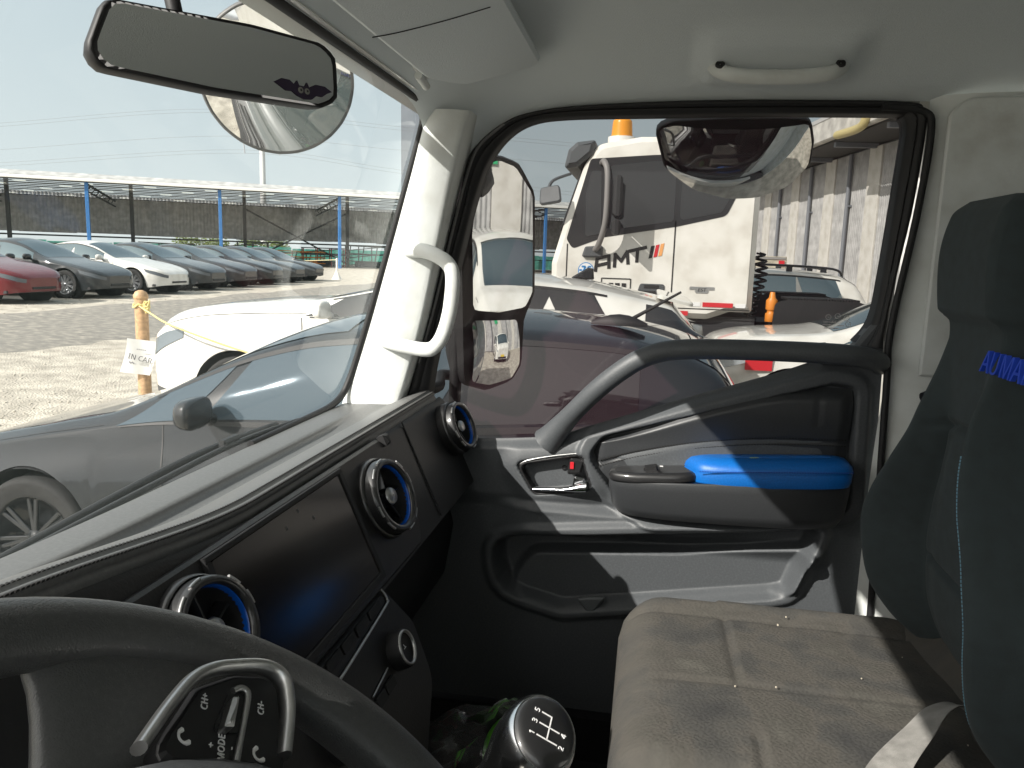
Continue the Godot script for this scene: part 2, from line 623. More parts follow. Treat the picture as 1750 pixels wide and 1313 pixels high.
# ---------- the yard ----------
func build_ground() -> void:
	var g := MB.new()
	var f := FastNoiseLite.new()
	f.seed = 4
	f.frequency = 0.35
	g.grid(130, 130, func(u, v):
		var x: float = -60.0 + 260.0 * pow(u, 1.0)
		var z: float = 60.0 - 220.0 * v
		var near := 1.0 - sm(20.0, 40.0, Vector2(x - 8, z + 6).length())
		return Vector3(x, ground_y(x, z) + 0.02 * near * f.get_noise_2d(x, z), z))
	var big := noise_tex(0.01, FastNoiseLite.TYPE_SIMPLEX_SMOOTH, 6, [[0.0, Color(0.55, 0.53, 0.485)], [0.4, Color(0.64, 0.615, 0.57)], [0.6, Color(0.69, 0.665, 0.615)], [1.0, Color(0.77, 0.745, 0.69)]], 0.0, 31, 1024)
	var m := mat(Color(1, 1, 1), 1.0, 0.0, big, 0.22, M.n_stone, 0.45, true)
	struct("ground", g, m)
	# the dark tarmac lane: an uneven sheet lying on the gravel
	var r := MB.new()
	r.grid(90, 14, func(u, v):
		var x: float = lerpf(4.0, 75.0, u * u * 0.6 + u * 0.4)
		var edge := 0.5 * f.get_noise_2d(x * 1.3, v * 0.0) + 0.25 * f.get_noise_2d(x * 4.0, 9.0)
		var zn := -8.2 + edge
		var zf := -11.7 - 0.02 * x + 0.6 * f.get_noise_2d(x, 50.0)
		var z: float = lerpf(zn, zf, v)
		return Vector3(x, ground_y(x, z) + 0.022 - 0.05 * pow(absf(2.0 * v - 1.0), 8.0), z))
	var tar := noise_tex(0.015, FastNoiseLite.TYPE_SIMPLEX_SMOOTH, 6, [[0.0, Color(0.42, 0.41, 0.39)], [0.5, Color(0.51, 0.495, 0.465)], [0.75, Color(0.58, 0.56, 0.52)], [1.0, Color(0.70, 0.67, 0.61)]], 0.0, 33, 1024)
	struct("tarmac_lane", r, mat(Color(1, 1, 1), 0.95, 0.0, tar, 0.3, M.n_stone, 0.12, true))
	# loose stones on the gravel
	var sm_ := MB.new()
	var st := SphereMesh.new()
	st.radius = 0.5
	st.height = 0.8
	st.radial_segments = 6
	st.rings = 3
	var mm := MultiMesh.new()
	mm.transform_format = MultiMesh.TRANSFORM_3D
	mm.mesh = st
	mm.instance_count = 6000
	var rng := RandomNumberGenerator.new()
	rng.seed = 5
	for i in mm.instance_count:
		var x := rng.randf_range(5.0, 26.0)
		var z: float = rng.randf_range(-14.0, -4.5)
		if z < -8.3 and z > -12.5 and rng.randf() < 0.85:
			z = rng.randf_range(-8.0, -5.0)
		var s := 0.012 + 0.03 * pow(rng.randf(), 3.0)
		mm.set_instance_transform(i, Transform3D(Basis(Vector3.UP, rng.randf() * TAU).scaled(Vector3(s, s * 0.7, s * rng.randf_range(0.7, 1.3))), Vector3(x, ground_y(x, z) + s * 0.1, z)))
	var o := MultiMeshInstance3D.new()
	o.name = "gravel"
	o.multimesh = mm
	o.material_override = mat(lin(0.40, 0.37, 0.31), 1.0)
	add_child(o)
	tag(o, "pale loose gravel scattered over the yard ground", "gravel")
	o.set_meta("kind", "stuff")

func build_shed() -> void:
	var X := Vector3(0.508, 0, 0.861).normalized()
	var B := Basis(X, Vector3.UP, X.cross(Vector3.UP))
	var t := thing("open_shed", "long open-sided shed with blue posts, white eave and grey sheet back wall", "shed", Vector3(47.6, 0.38, -44.3))
	t.basis = B
	var L0 := -34.0
	var L1 := 92.0
	var H := 5.75
	var blue := mat(lin(0.03, 0.16, 0.42), 0.5, 0.0, M.t_dust, 1.0)
	var steel := mat(lin(0.055, 0.057, 0.06), 0.7)
	var roofm := mat(lin(0.15, 0.15, 0.15), 0.6, 0.0, M.t_mottle, 0.2)
	var capm := mat(lin(0.55, 0.55, 0.53), 0.6, 0.0, M.t_mottle, 0.2)
	var skyl := mat(lin(0.8, 0.8, 0.72), 0.6)
	skyl.backlight_enabled = true
	skyl.backlight = lin(1.0, 0.98, 0.85)
	var corr := mat(lin(0.72, 0.73, 0.73), 0.6, 0.0, M.t_mottle, 0.25)
	var rise := -0.035
	var tilt := Basis(Vector3.RIGHT, -atan(rise))
	var fas := MB.new()
	fas.box(Vector3((L0 + L1) / 2, H + 0.15, 0.05), Vector3(L1 - L0, 0.22, 0.12), Basis.IDENTITY, 0.02)
	put("eave_board", fas, mat(lin(0.75, 0.75, 0.72), 0.5), t)
	var cap := MB.new()
	cap.box(Vector3((L0 + L1) / 2, H + 0.47, -0.75), Vector3(L1 - L0, 0.05, 1.7), Basis(Vector3.RIGHT, 0.25))
	put("roof_edge", cap, capm, t)
	# roof sheets, in strips away from the eave; two strips alternate sheets with skylights
	var depths := [0.0, 1.6, 2.4, 4.2, 5.0, 6.8, 7.6, 9.4, 10.2, 12.0, 12.8, 14.4, 15.2, 17.0]
	for k in depths.size() - 1:
		var d0: float = depths[k]
		var d1: float = depths[k + 1]
		var ym := H + 0.34 + rise * (d0 + d1) / 2
		if k % 2 == 0:
			var s := MB.new()
			s.box(Vector3((L0 + L1) / 2, ym, -(d0 + d1) / 2), Vector3(L1 - L0, 0.05, d1 - d0), tilt)
			put("roof_sheet", s, roofm, t)
		else:
			var s: float = L0 + fmod(k * 1.3, 4.4)
			var i := 0
			while s < L1:
				var a := MB.new()
				a.box(Vector3(s + 1.75, ym, -(d0 + d1) / 2), Vector3(3.5, 0.05, d1 - d0), tilt)
				put("roof_sheet", a, roofm, t)
				var b := MB.new()
				b.box(Vector3(s + 3.95, ym, -(d0 + d1) / 2), Vector3(0.9, 0.02, d1 - d0), tilt)
				put("skylight", b, skyl, t)
				s += 4.4
				i += 1
	var pm := MB.new()
	pm.box(Vector3(0, H / 2, 0), Vector3(0.24, H, 0.24), Basis.IDENTITY, 0.02)
	var pmesh := pm.mesh()
	var im := MB.new()
	im.box(Vector3(0, H / 2 + 0.4, 0), Vector3(0.28, H + 0.8, 0.28))
	var imesh := im.mesh()
	for k in 14:
		var s := -30.0 + 8.9 * k - 0.4
		put("post", pmesh, blue, t).position = Vector3(s, 0, -0.3)
		var ip_ := put("inner_post", imesh, steel, t)
		ip_.position = Vector3(s + 2.0, 0, -9.5)
		var r := MB.new()
		r.tube([Vector3(s, H - 0.1, -0.4), Vector3(s, H - 0.4, -16.8)], 0.09, 6)
		for d in 7:
			r.tube([Vector3(s, H - 0.6 - 0.04 * d, -0.4 - d * 2.2), Vector3(s, H - 0.1 - 0.04 * d, -0.4 - (d + 1) * 2.2)], 0.04, 5)
		r.tube([Vector3(s, H - 0.6, -0.4), Vector3(s, H - 0.9, -16.8)], 0.07, 6)
		put("roof_truss", r, steel, t)
		if k % 2 == 1 and k > 3:
			var br := MB.new()
			br.tube([Vector3(s + 2.0, 0.3, -9.5), Vector3(s + 10.9, 4.9, -9.5)], 0.07, 5)
			br.tube([Vector3(s + 2.0, 4.9, -9.4), Vector3(s + 10.9, 0.3, -9.4)], 0.07, 5)
			put("cross_brace", br, steel, t)
	# back wall of corrugated sheets, open below
	var rng := RandomNumberGenerator.new()
	rng.seed = 8
	var w := MB.new()
	w.rows(corrugation(4.5, 2.35, H + 0.1, 0.30, 0.05))
	var wm := w.mesh()
	for k in 28:
		var p := put("wall_sheet", wm, corr, t)
		p.position = Vector3(L0 + 4.5 * k, rng.randf_range(-0.1, 0.05), -16.6)
	var rl := MB.new()
	rl.tube([Vector3(L0, 2.1, -16.4), Vector3(L1, 2.1, -16.4)], 0.08, 6)
	rl.tube([Vector3(L0, 1.2, -13.0), Vector3(L1, 1.2, -13.0)], 0.05, 6)
	put("rail", rl, steel, t)
	# green screen along the boundary behind
	var green := mat(lin(0.10, 0.42, 0.34), 0.8, 0.0, M.t_mottle, 0.3)
	var f := thing("boundary_screen", "turquoise green sheet fence behind the open shed", "fence", Vector3(47.6, 0.38, -44.3))
	f.basis = B
	for k in 22:
		var s := MB.new()
		s.box(Vector3(L0 + 5.5 * k + 2.7, 0.85, -20.0 - 0.25 * (k % 2)), Vector3(5.4, 1.5 + 0.3 * rng.randf(), 0.05))
		put("sheet", s, green, f)
	# machines and racks standing in the shed
	var labels := ["tall dark pipe rack standing in the shed behind the first parked cars", "dark steel rack with long beams beside the second blue post", "low dark machine frame under the cross braces", "dark scaffold trolley with an orange cross bar in the shed", "grey work platform with red legs near the third blue post", "dark folded gantry leaning at the right end of the shed"]
	for k in 6:
		var s: float = [3.0, 10.0, 16.0, 20.5, 22.6, 26.5][k]
		var r := thing("steel_rack", labels[k], "rack", Vector3.ZERO, 0.0)
		r.transform = Transform3D(B, Vector3(47.6, 0.38, -44.3) + B * Vector3(s, 0, -4.0 - 0.7 * k))
		var fr := MB.new()
		var hh := 1.4 + 0.3 * (k % 3)
		for a in 4:
			fr.tube([Vector3(-1.8 + 1.2 * a, 0, 0), Vector3(-1.8 + 1.2 * a + 0.3 * (k % 2), hh, 0)], 0.05, 5)
			fr.tube([Vector3(-1.8 + 1.2 * a, 0, -1.2), Vector3(-1.8 + 1.2 * a, hh, -1.2)], 0.05, 5)
		put("frame", fr, mat(lin(0.28, 0.03, 0.03), 0.6) if k == 4 else steel, r)
		var be := MB.new()
		for a in 3:
			be.tube([Vector3(-2.0, hh * (a + 1) / 3.0, 0.05), Vector3(2.1, hh * (a + 1) / 3.0 - 0.1 * (k % 2), 0.05)], 0.045, 5)
			be.tube([Vector3(-2.0, hh * (a + 0.3) / 3.0, -1.15), Vector3(2.0, hh * (a + 1) / 3.0, -1.15)], 0.04, 5)
		be.box(Vector3(0.2, 0.35, -0.6), Vector3(2.4, 0.5, 0.8), Basis(Vector3.UP, 0.2), 0.05)
		put("beam", be, mat(lin(0.5, 0.18, 0.03), 0.6) if k == 3 else steel, r)

func corrugation(width: float, y0: float, y1: float, pitch: float, depth: float) -> Array:
	var a := PackedVector3Array()
	var b := PackedVector3Array()
	var n := int(width / pitch)
	var p := width / n
	for i in n:
		for q in [[0.0, 0.0], [0.18, 1.0], [0.5, 1.0], [0.68, 0.0]]:
			a.append(Vector3((i + q[0]) * p, y0, q[1] * depth))
			b.append(Vector3((i + q[0]) * p, y1, q[1] * depth))
	a.append(Vector3(width, y0, 0))
	b.append(Vector3(width, y1, 0))
	var r := [a]
	r.append(b)
	return r

func build_warehouse() -> void:
	var X := Vector3(-1, 0, 0.153).normalized()
	var B := Basis(X, Vector3.UP, X.cross(Vector3.UP))
	var t := thing("warehouse", "tall warehouse of grey corrugated sheets with beige strips and a white eave", "warehouse", Vector3(23.5, 0.3, 5.4))
	t.basis = B
	var corr := mat(lin(0.54, 0.535, 0.53), 0.55, 0.0, M.t_mottle, 0.35)
	var corr2 := mat(lin(0.52, 0.515, 0.51), 0.55, 0.0, M.t_mottle, 0.35)
	var beige := mat(lin(0.60, 0.58, 0.55), 0.7, 0.0, M.t_dust, 0.5)
	var pipe := mat(lin(0.16, 0.17, 0.19), 0.5)
	var mod := 3.03
	var w := MB.new()
	w.rows(corrugation(mod - 0.75, -0.2, 4.62, 0.115, 0.035))
	var wm := w.mesh()
	var bm := MB.new()
	bm.box(Vector3(0, 2.2, 0.0), Vector3(0.75, 4.84, 0.10), Basis.IDENTITY, 0.01)
	var bmesh := bm.mesh()
	var dp := MB.new()
	dp.tube([Vector3(0, -0.2, 0.12), Vector3(0, 4.6, 0.12)], 0.06, 8)
	dp.box(Vector3(0, 3.2, 0.07), Vector3(0.18, 0.05, 0.1))
	dp.box(Vector3(0, 1.2, 0.07), Vector3(0.18, 0.05, 0.1))
	var dmesh := dp.mesh()
	for k in range(-13, 8):
		var c := k * mod
		put("wall_sheet", wm, corr if k % 3 else corr2, t).position = Vector3(c + 1.5 - mod + 0.375, 0, 0)
		put("beige_strip", bmesh, beige, t).position = Vector3(c + 1.5, 0, 0.03)
		put("downpipe", dmesh, pipe, t).position = Vector3(c + 0.05, 0, 0)
	var ev := MB.new()
	ev.box(Vector3(-9, 5.05, 1.25), Vector3(64, 0.62, 0.25), Basis.IDENTITY, 0.03)
	put("eave_fascia", ev, mat(lin(0.62, 0.60, 0.56), 0.6, 0.0, M.t_mottle, 0.3), t)
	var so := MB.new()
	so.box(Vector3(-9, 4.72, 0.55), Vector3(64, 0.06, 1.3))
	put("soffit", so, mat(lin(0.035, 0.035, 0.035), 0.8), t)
	var rf := MB.new()
	rf.box(Vector3(-9, 5.6, -5.7), Vector3(64, 0.1, 14.2), Basis(Vector3.RIGHT, 0.04))
	put("roof", rf, mat(lin(0.4, 0.4, 0.4), 0.6), t)
	var br := MB.new()
	for k in range(-13, 8):
		br.box(Vector3(k * mod + 1.5, 4.63, 0.6), Vector3(0.12, 0.12, 1.1), Basis.IDENTITY)
	put("eave_bracket", br, pipe, t)
	var yp := MB.new()
	yp.tube(path3([Vector3(2.4, 4.72, 1.45), Vector3(3.4, 4.68, 1.45), Vector3(3.9, 4.72, 1.45), Vector3(4.05, 4.88, 1.45)]), 0.10, 10)
	put("yellow_pipe", yp, mat(lin(0.45, 0.38, 0.18), 0.5), t)
	var sg := MB.new()
	sg.box(Vector3(20.2, 2.9, 0.12), Vector3(0.55, 0.3, 0.02))
	put("green_sign", sg, mat(lin(0.02, 0.35, 0.14), 0.5), t)

func build_poles() -> void:
	var t := thing("power_pole", "tall pale steel power pole with short cross arms behind the shed roof", "power pole", Vector3(91, 0.38, -47.6))
	var s := MB.new()
	s.tube([Vector3(0, 0, 0), Vector3(0, 15.4, 0)], [0.42, 0.3], 12)
	put("pole", s, mat(lin(0.55, 0.56, 0.56), 0.5), t)
	for k in 2:
		var a := MB.new()
		a.tube([Vector3(0, 14.6, 0), Vector3(-0.8 * (1 - 2 * k), 15.1, -2.1 * (1 - 2 * k))], 0.08, 6)
		a.tube([Vector3(-0.8 * (1 - 2 * k), 15.1, -2.1 * (1 - 2 * k)), Vector3(-0.75 * (1 - 2 * k), 12.9, -1.9 * (1 - 2 * k))], 0.07, 6)
		put("cross_arm", a, mat(lin(0.30, 0.31, 0.32), 0.5), t)
	var wires := [[86.2, 15.7, -79.7, 91.0, 18.2, -54.3, 94.96, 16.7, -30.1], [85.8, 12.9, -79.5, 90.9, 15.4, -52.5, 94.6, 14.3, -30.0], [85.5, 10.9, -79.4, 90.2, 13.3, -49.7, 93.86, 11.6, -31.5], [85.5, 11.3, -79.4, 90.2, 13.7, -49.7, 93.86, 12.0, -31.5], [86.2, 16.1, -79.7, 91.0, 18.6, -54.3, 94.96, 17.1, -30.1]]
	var names := ["highest thin power line crossing the sky", "third power line from the top, sagging past the pole", "lowest power line, meeting the pole at its cross arm", "power line just above the lowest one", "second power line from the top, close under the highest"]
	for k in wires.size():
		var w: Array = wires[k]
		var p := v3s(w)
		var a: Vector3 = p[0] + (p[0] - p[1]) * 0.8
		var e: Vector3 = p[2] + (p[2] - p[1]) * 1.2
		var m := MB.new()
		m.tube(path3([a, p[0], p[1], p[2], e], 8), 0.013, 4)
		var o := put("power_line", m, mat(lin(0.2, 0.2, 0.2), 0.7), self)
		tag(o, names[[0, 2, 4, 3, 1][k]], "cable", "power lines over the yard")

func build_bushes() -> void:
	# a few pale dusty bushes beyond the shed, seen through the gap under its back wall
	var rng := RandomNumberGenerator.new()
	rng.seed = 12
	var leaf := mat(lin(0.09, 0.12, 0.045), 0.8)
	leaf.backlight_enabled = true
	leaf.backlight = lin(0.25, 0.3, 0.1)
	var X := Vector3(0.508, 0, 0.861).normalized()
	var B := Basis(X, Vector3.UP, X.cross(Vector3.UP))
	var spots := ["behind the second blue post", "right of the cross braces", "left of the second blue post", "between the second and third blue posts"]
	for k in 4:
		var s: float = [13.5, 17.0, 11.0, 19.5][k]
		var t := thing("bush", "dusty green bush beyond the shed, " + spots[k], "bush", Vector3(47.6, 0.38, -44.3) + B * Vector3(s, 0, -22.5))
		var tr := MB.new()
		for j in 5:
			tr.tube([Vector3(0, 0, 0), Vector3(rng.randf_range(-1, 1), 2.0, rng.randf_range(-1, 1))], [0.06, 0.02], 5)
		put("stem", tr, mat(lin(0.1, 0.07, 0.05), 0.9), t)
		var m := MB.new()
		for j in 900:
			var d := Vector3(rng.randfn(), rng.randfn(), rng.randfn()).normalized() * pow(rng.randf(), 0.4)
			var c := Vector3(d.x * 1.8, 1.6 + d.y * 1.2, d.z * 1.4)
			var b := Basis.from_euler(Vector3(rng.randf() * TAU, rng.randf() * TAU, 0)) * 0.16
			m.flat(c - b.x, c - b.y * 0.5, c + b.x, c + b.y * 0.5)
		var o := put("foliage", m, leaf, t)
		o.set_meta("kind", "stuff")

func build_post(called: String, label: String, at: Vector3, h: float, r: float, m: Material) -> Node3D:
	var t := thing(called, label, "post", at)
	var p := MB.new()
	p.lathe([Vector2(r, 0), Vector2(r, h - r * 0.8), Vector2(r * 1.12, h - r * 0.8), Vector2(r * 1.12, h - 0.3 * r), Vector2(r * 0.8, h + r * 0.25), Vector2(r * 0.3, h + r * 0.5), Vector2(0.001, h + r * 0.5)], Transform3D(Basis(Vector3.RIGHT, -PI / 2), Vector3.ZERO), 20)
	put("shaft", p, m, t)
	return t

func build_yard_things() -> void:
	var pipe := mat(lin(0.62, 0.40, 0.22), 0.55, 0.0, M.t_mottle, 3.0)
	var rope_m := mat(lin(0.62, 0.52, 0.22), 0.8)
	var P := Vector3(6.86, 0.1, -4.9)
	build_post("marker_post", "thick orange-brown pipe post with a paper notice, in front of the white hatchback", P, 1.24, 0.062, pipe)
	var kn := MB.new()
	var k0 := P + Vector3(0, 1.12, 0)
	var pts := []
	for i in 40:
		var a := TAU * i / 11.0
		pts.append(k0 + Vector3(cos(a) * 0.074, 0.02 * sin(i * 1.7), sin(a) * 0.074))
	kn.tube(pts, 0.009, 6)
	for i in 7:
		var a := i * 0.9
		kn.tube(path3([k0 + Vector3(-0.05, 0, 0.06), k0 + Vector3(-0.06, 0.05 * sin(a), 0.09 + 0.02 * cos(a)), k0 + Vector3(-0.04, 0.06 * cos(a), 0.12), k0 + Vector3(-0.05, -0.05 + 0.02 * sin(a), 0.08)], 4), 0.008, 5)
	var far := Vector3(7.4, 0.55, -1.9)
	var q := [k0 + Vector3(-0.07, 0.0, 0.03), Vector3(6.30, 1.195, -4.40), Vector3(5.93, 1.14, -3.95), Vector3(5.96, 0.97, -3.40), Vector3(5.98, 0.86, -2.9), Vector3(5.99, 0.80, -2.4)]
	kn.tube(path3(q, 6), 0.008, 6)
	tag(put("yellow_rope", kn, rope_m, self), "yellow rope knotted round the pipe post, stretched across the white hatchback", "rope")
	var n := thing("paper_notice", "white paper notice hanging from the pipe post, printed in black", "notice", P + Vector3(-0.075, 0.62, 0.02))
	n.basis = Basis(Vector3(0.5, 0, 0.866), Vector3.UP, Vector3(-0.866, 0, 0.5)) * Basis(Vector3(0, 0, 1), -0.16)
	var pg := MB.new()
	pg.grid(10, 12, func(u, v): return Vector3((u - 0.5) * 0.27 - 0.03 + 0.03 * sin(v * 2.0), (v - 0.5) * 0.34, 0.012 * sin(u * 5.0 + v * 2.0) + 0.02 * (1 - v) * (u - 0.5)))
	put("sheet", pg, mat(lin(0.78, 0.78, 0.76), 0.8), n)
	letters("lettering", "IN CAR", 0.050, Transform3D(Basis(Vector3.BACK, -0.12), Vector3(0.0, -0.01, 0.030)), mat(lin(0.05, 0.05, 0.06), 0.7), n, 0.003)
	var sm1 := MB.new()
	for k in 5:
		sm1.box(Vector3(-0.035 + 0.018 * k, 0.075, 0.0135), Vector3(0.011, 0.010, 0.002))
	put("smudged_print", sm1, mat(lin(0.25, 0.25, 0.27), 0.8), n)
	var sm2 := MB.new()
	for k in 4:
		sm2.box(Vector3(-0.09 + 0.012 * k, -0.06 - 0.008 * (k % 2), 0.008), Vector3(0.010, 0.014, 0.002))
	put("smudged_print", sm2, mat(lin(0.25, 0.25, 0.27), 0.8), n)
	# far barrier post with its foot and rope
	var bw := mat(lin(0.75, 0.72, 0.66), 0.6)
	var b := build_post("barrier_post", "slim white barrier post on a cone foot beyond the last parked car", Vector3(35.4, 0.48, -14.8), 1.0, 0.045, bw)
	var ft := MB.new()
	ft.lathe([Vector2(0.24, 0.0), Vector2(0.22, 0.05), Vector2(0.10, 0.3), Vector2(0.05, 0.42)], Transform3D(Basis(Vector3.RIGHT, -PI / 2), Vector3.ZERO), 14)
	put("foot", ft, bw, b)
	var r2 := MB.new()
	r2.tube(path3([Vector3(35.4, 1.42, -14.85), Vector3(35.2, 1.30, -17.0), Vector3(34.9, 1.28, -19.5), Vector3(34.6, 1.3, -22.0)], 5), 0.02, 5)
	tag(put("barrier_rope", r2, mat(lin(0.6, 0.5, 0.3), 0.8), self), "slack rope running left from the far white barrier post", "rope")

func build_cars() -> void:
	var sedan := {"rear_hidden": true, "lampmat": mat(lin(0.10, 0.11, 0.12), 0.15), "grw": 0.36, "grh": 0.05, "L": 4.7, "W": 1.85, "z0": -2.36, "z1": 2.36, "zf": -1.50, "zr": 1.38, "R": 0.34, "sill": 0.20, "rail": 0.66, "hl": 0.5, "mz": -0.62, "nz": 84, "slant": 0.4,
		"plan": v2s([-2.36, 0.42, -2.32, 0.58, -2.24, 0.72, -2.1, 0.85, -1.9, 0.94, -1.5, 0.99, 0.0, 1.0, 1.5, 0.98, 2.1, 0.90, 2.36, 0.74]),
		"top": v2s([-2.36, 0.56, -2.28, 0.63, -2.1, 0.71, -1.7, 0.82, -1.0, 0.95, -0.85, 0.99, -0.1, 1.34, 0.35, 1.43, 0.8, 1.40, 1.5, 1.17, 1.9, 1.10, 2.3, 1.05, 2.36, 0.95]),
		"sh": v2s([-2.36, 0.54, -2.1, 0.67, -1.5, 0.79, -0.8, 0.89, 0.5, 0.93, 1.6, 0.98, 2.36, 0.92]),
		"win": [[-0.62, 0.30, 0.10], [0.36, 1.28, -0.10]], "wind": [-0.88, 0.02], "back": [0.85, 1.75], "seams": [-0.95, 0.32, 1.3], "handles": [0.05, 1.0]}
	var desc := ["dusty red saloon, nearest of the row of parked cars", "dusty charcoal saloon parked between the red and the white saloon", "clean white saloon with grey multi-spoke wheels in the parked row", "dark grey saloon parked directly beyond the white saloon", "fifth saloon from the red end of the row, dark grey", "sixth saloon from the red end, dark grey, fourth from the far end", "second saloon from the far end of the row, dark grey", "dark saloon at the far right end of the parked row", "white saloon in the back row, roof showing behind the charcoal one"]
	var mats := [M.redpaint, M.greypaint, M.white, M.greypaint, M.greypaint, M.darkpaint, M.greypaint, M.greypaint, M.white]
	desc[5] = "third saloon from the far end of the row, near-black"
	for k in 9:
		var p := sedan.duplicate()
		if k == 2 or k == 8:
			p.mirror_mat = M.white
		var c := car("parked_saloon", desc[k], "car", "saloons parked in a row by the shed", p, mats[k])
		c.rotation.y = PI
		var x := 15.05 + 2.5 * k if k < 3 else 20.04 + 2.54 * (k - 2)
		c.position = Vector3(x, ground_y(x, -15.0), -15.45 - 0.28 * maxf(0.0, k - 2))
		if k == 8:
			c.position = Vector3(17.4, 0.48, -21.4)
	# dark hatchback alongside
	var dark := {"L": 4.3, "W": 1.84, "z0": -3.78, "z1": 0.62, "zf": -3.0, "zr": -0.36, "R": 0.32, "sill": 0.22, "rail": 0.69, "hl": 0.55, "mz": -2.02, "nz": 140, "slant": 0.9, "tumble": 0.12, "alloy": M.darkpaint, "glass": M.hatchglass, "rearglass": M.truckglass, "spokes": 7,
		"plan": v2s([-3.78, 0.70, -3.65, 0.84, -3.4, 0.94, -2.9, 0.99, -1.5, 1.0, -0.2, 0.99, 0.3, 0.95, 0.62, 0.82]),
		"top": v2s([-3.78, 0.64, -3.6, 0.74, -3.0, 0.89, -2.62, 0.98, -2.5, 1.03, -1.84, 1.375, -1.5, 1.475, -1.1, 1.517, -0.67, 1.527, -0.2, 1.505, 0.1, 1.46, 0.30, 1.38, 0.48, 1.16, 0.60, 1.0, 0.62, 0.9]),
		"sh": v2s([-3.78, 0.62, -3.4, 0.74, -2.8, 0.87, -2.2, 0.955, -1.0, 0.99, 0.0, 1.06, 0.62, 1.05]),
		"win": [[-2.42, -2.08, 0.24], [-1.98, -0.86, 0.20], [-0.78, -0.02, 0.0]], "wind": [-2.52, -1.42], "back": [0.22, 0.5], "seams": [-2.28, -0.82], "handles": [-1.05, -0.15]}
	var d := car("dark_hatchback", "dark grey hatchback parked close alongside, right below the cab windows", "car", "", dark, paint(lin(0.012, 0.015, 0.019), 0.3))
	d.position = Vector3(4.12, 0, 0)
	var an := MB.new()
	an.tube([Vector3(0, 1.51, -0.10), Vector3(0.06, 1.66, 0.15)], [0.010, 0.006], 8)
	var pod := []
	for k in 7:
		var ring := PackedVector3Array()
		for j in 14:
			var a := TAU * j / 14
			ring.append(Vector3(cos(a) * 0.045 * (1.0 - pow(absf(k - 3.6) / 3.7, 2.0)), 1.492 + maxf(0.0, sin(a)) * 0.055 * sin(PI * (k + 0.6) / 7.2), -0.27 + 0.045 * k))
		pod.append(ring)
	an.loft(pod, false)
	put("aerial", an, M.rubber, d).position.x = -0.35
	# white hatchback with a floating roof
	var hat := {"L": 4.6, "W": 1.86, "z0": -4.25, "z1": 0.62, "zf": -3.35, "zr": -0.42, "R": 0.36, "sill": 0.26, "rail": 0.74, "hl": 0.40, "lampmat": mat(lin(0.20, 0.23, 0.25), 0.12, 0.5), "mz": -2.5, "nz": 130, "glass": M.truckglass, "slant": 0.5,
		"plan": v2s([-4.25, 0.76, -4.15, 0.88, -3.9, 0.96, -3.3, 1.0, -1.0, 1.0, 0.1, 0.98, 0.45, 0.92, 0.62, 0.84]),
		"top": v2s([-4.25, 0.86, -4.1, 1.02, -3.8, 1.13, -3.2, 1.20, -2.75, 1.23, -2.55, 1.27, -1.6, 1.47, -1.0, 1.495, -0.5, 1.46, 0.0, 1.37, 0.28, 1.31, 0.36, 1.22, 0.54, 1.02, 0.62, 0.9]),
		"sh": v2s([-4.25, 0.82, -4.0, 0.95, -3.5, 1.04, -2.6, 1.08, -1.0, 1.08, 0.0, 1.10, 0.62, 1.04]),
		"win": [[-2.58, -1.66, 0.30], [-1.58, -0.72, 0.10], [-0.64, -0.25, -0.16]], "wind": [-2.62, -1.55], "back": [0.30, 0.52], "seams": [-2.75, -1.6, -0.62], "handles": [-1.85, -0.8], "mirror_mat": M.white}
	var h := car("white_hatchback", "white hatchback with black cladding and roof fin, beside the pipe post", "car", "", hat, M.white)
	h.position = Vector3(6.95, 0.17, -0.10)
	var sp := MB.new()
	sp.plate(rpoly(v2s([-0.62, 0.0, 0.62, 0.0, 0.56, 0.30, -0.56, 0.30]), 0.06), Transform3D(Basis(Vector3(1, 0, 0), Vector3(0, -0.22, 0.97), Vector3(0, 0.97, 0.22)), Vector3(0, 1.345, 0.16)), 0.035, 0.012)
	put("roof_spoiler", sp, M.white, h)
	var fin := MB.new()
	fin.plate(rpoly(v2s([-0.12, 0.0, 0.11, 0.0, 0.10, 0.10, 0.05, 0.105]), 0.015), Transform3D(Basis(Vector3(0, 0, 1), Vector3.UP, Vector3(-1, 0, 0)), Vector3(0.02, 1.455, -0.50)), 0.04, 0.015)
	put("roof_fin", fin, M.darkpaint, h)
	var ql := MB.new()
	for s in [-1, 1]:
		ql.grid(10, 6, func(u, v):
			var p := car_upper(hat, lerpf(0.08, 0.48, u), lerpf(0.08, 0.92, v))
			return Vector3(s * (p.x + 0.006), p.y, p.z + 0.10 * (1 - v) * u))
	put("quarter_panel", ql, M.truckglass, h)
	var cl := MB.new()
	half(cl, 90, 3, func(u, v):
		var z: float = lerpf(-4.2, 0.58, u)
		var lo := car_low(hat, z)
		var p := car_side(hat, z, 0.0)
		return Vector3(car_x(hat, z, 0.1 + 0.08 * v) + 0.012, lo + 0.09 * v, z))
	put("wheel_arch_cladding", cl, mat(lin(0.06, 0.06, 0.06), 0.7), h)
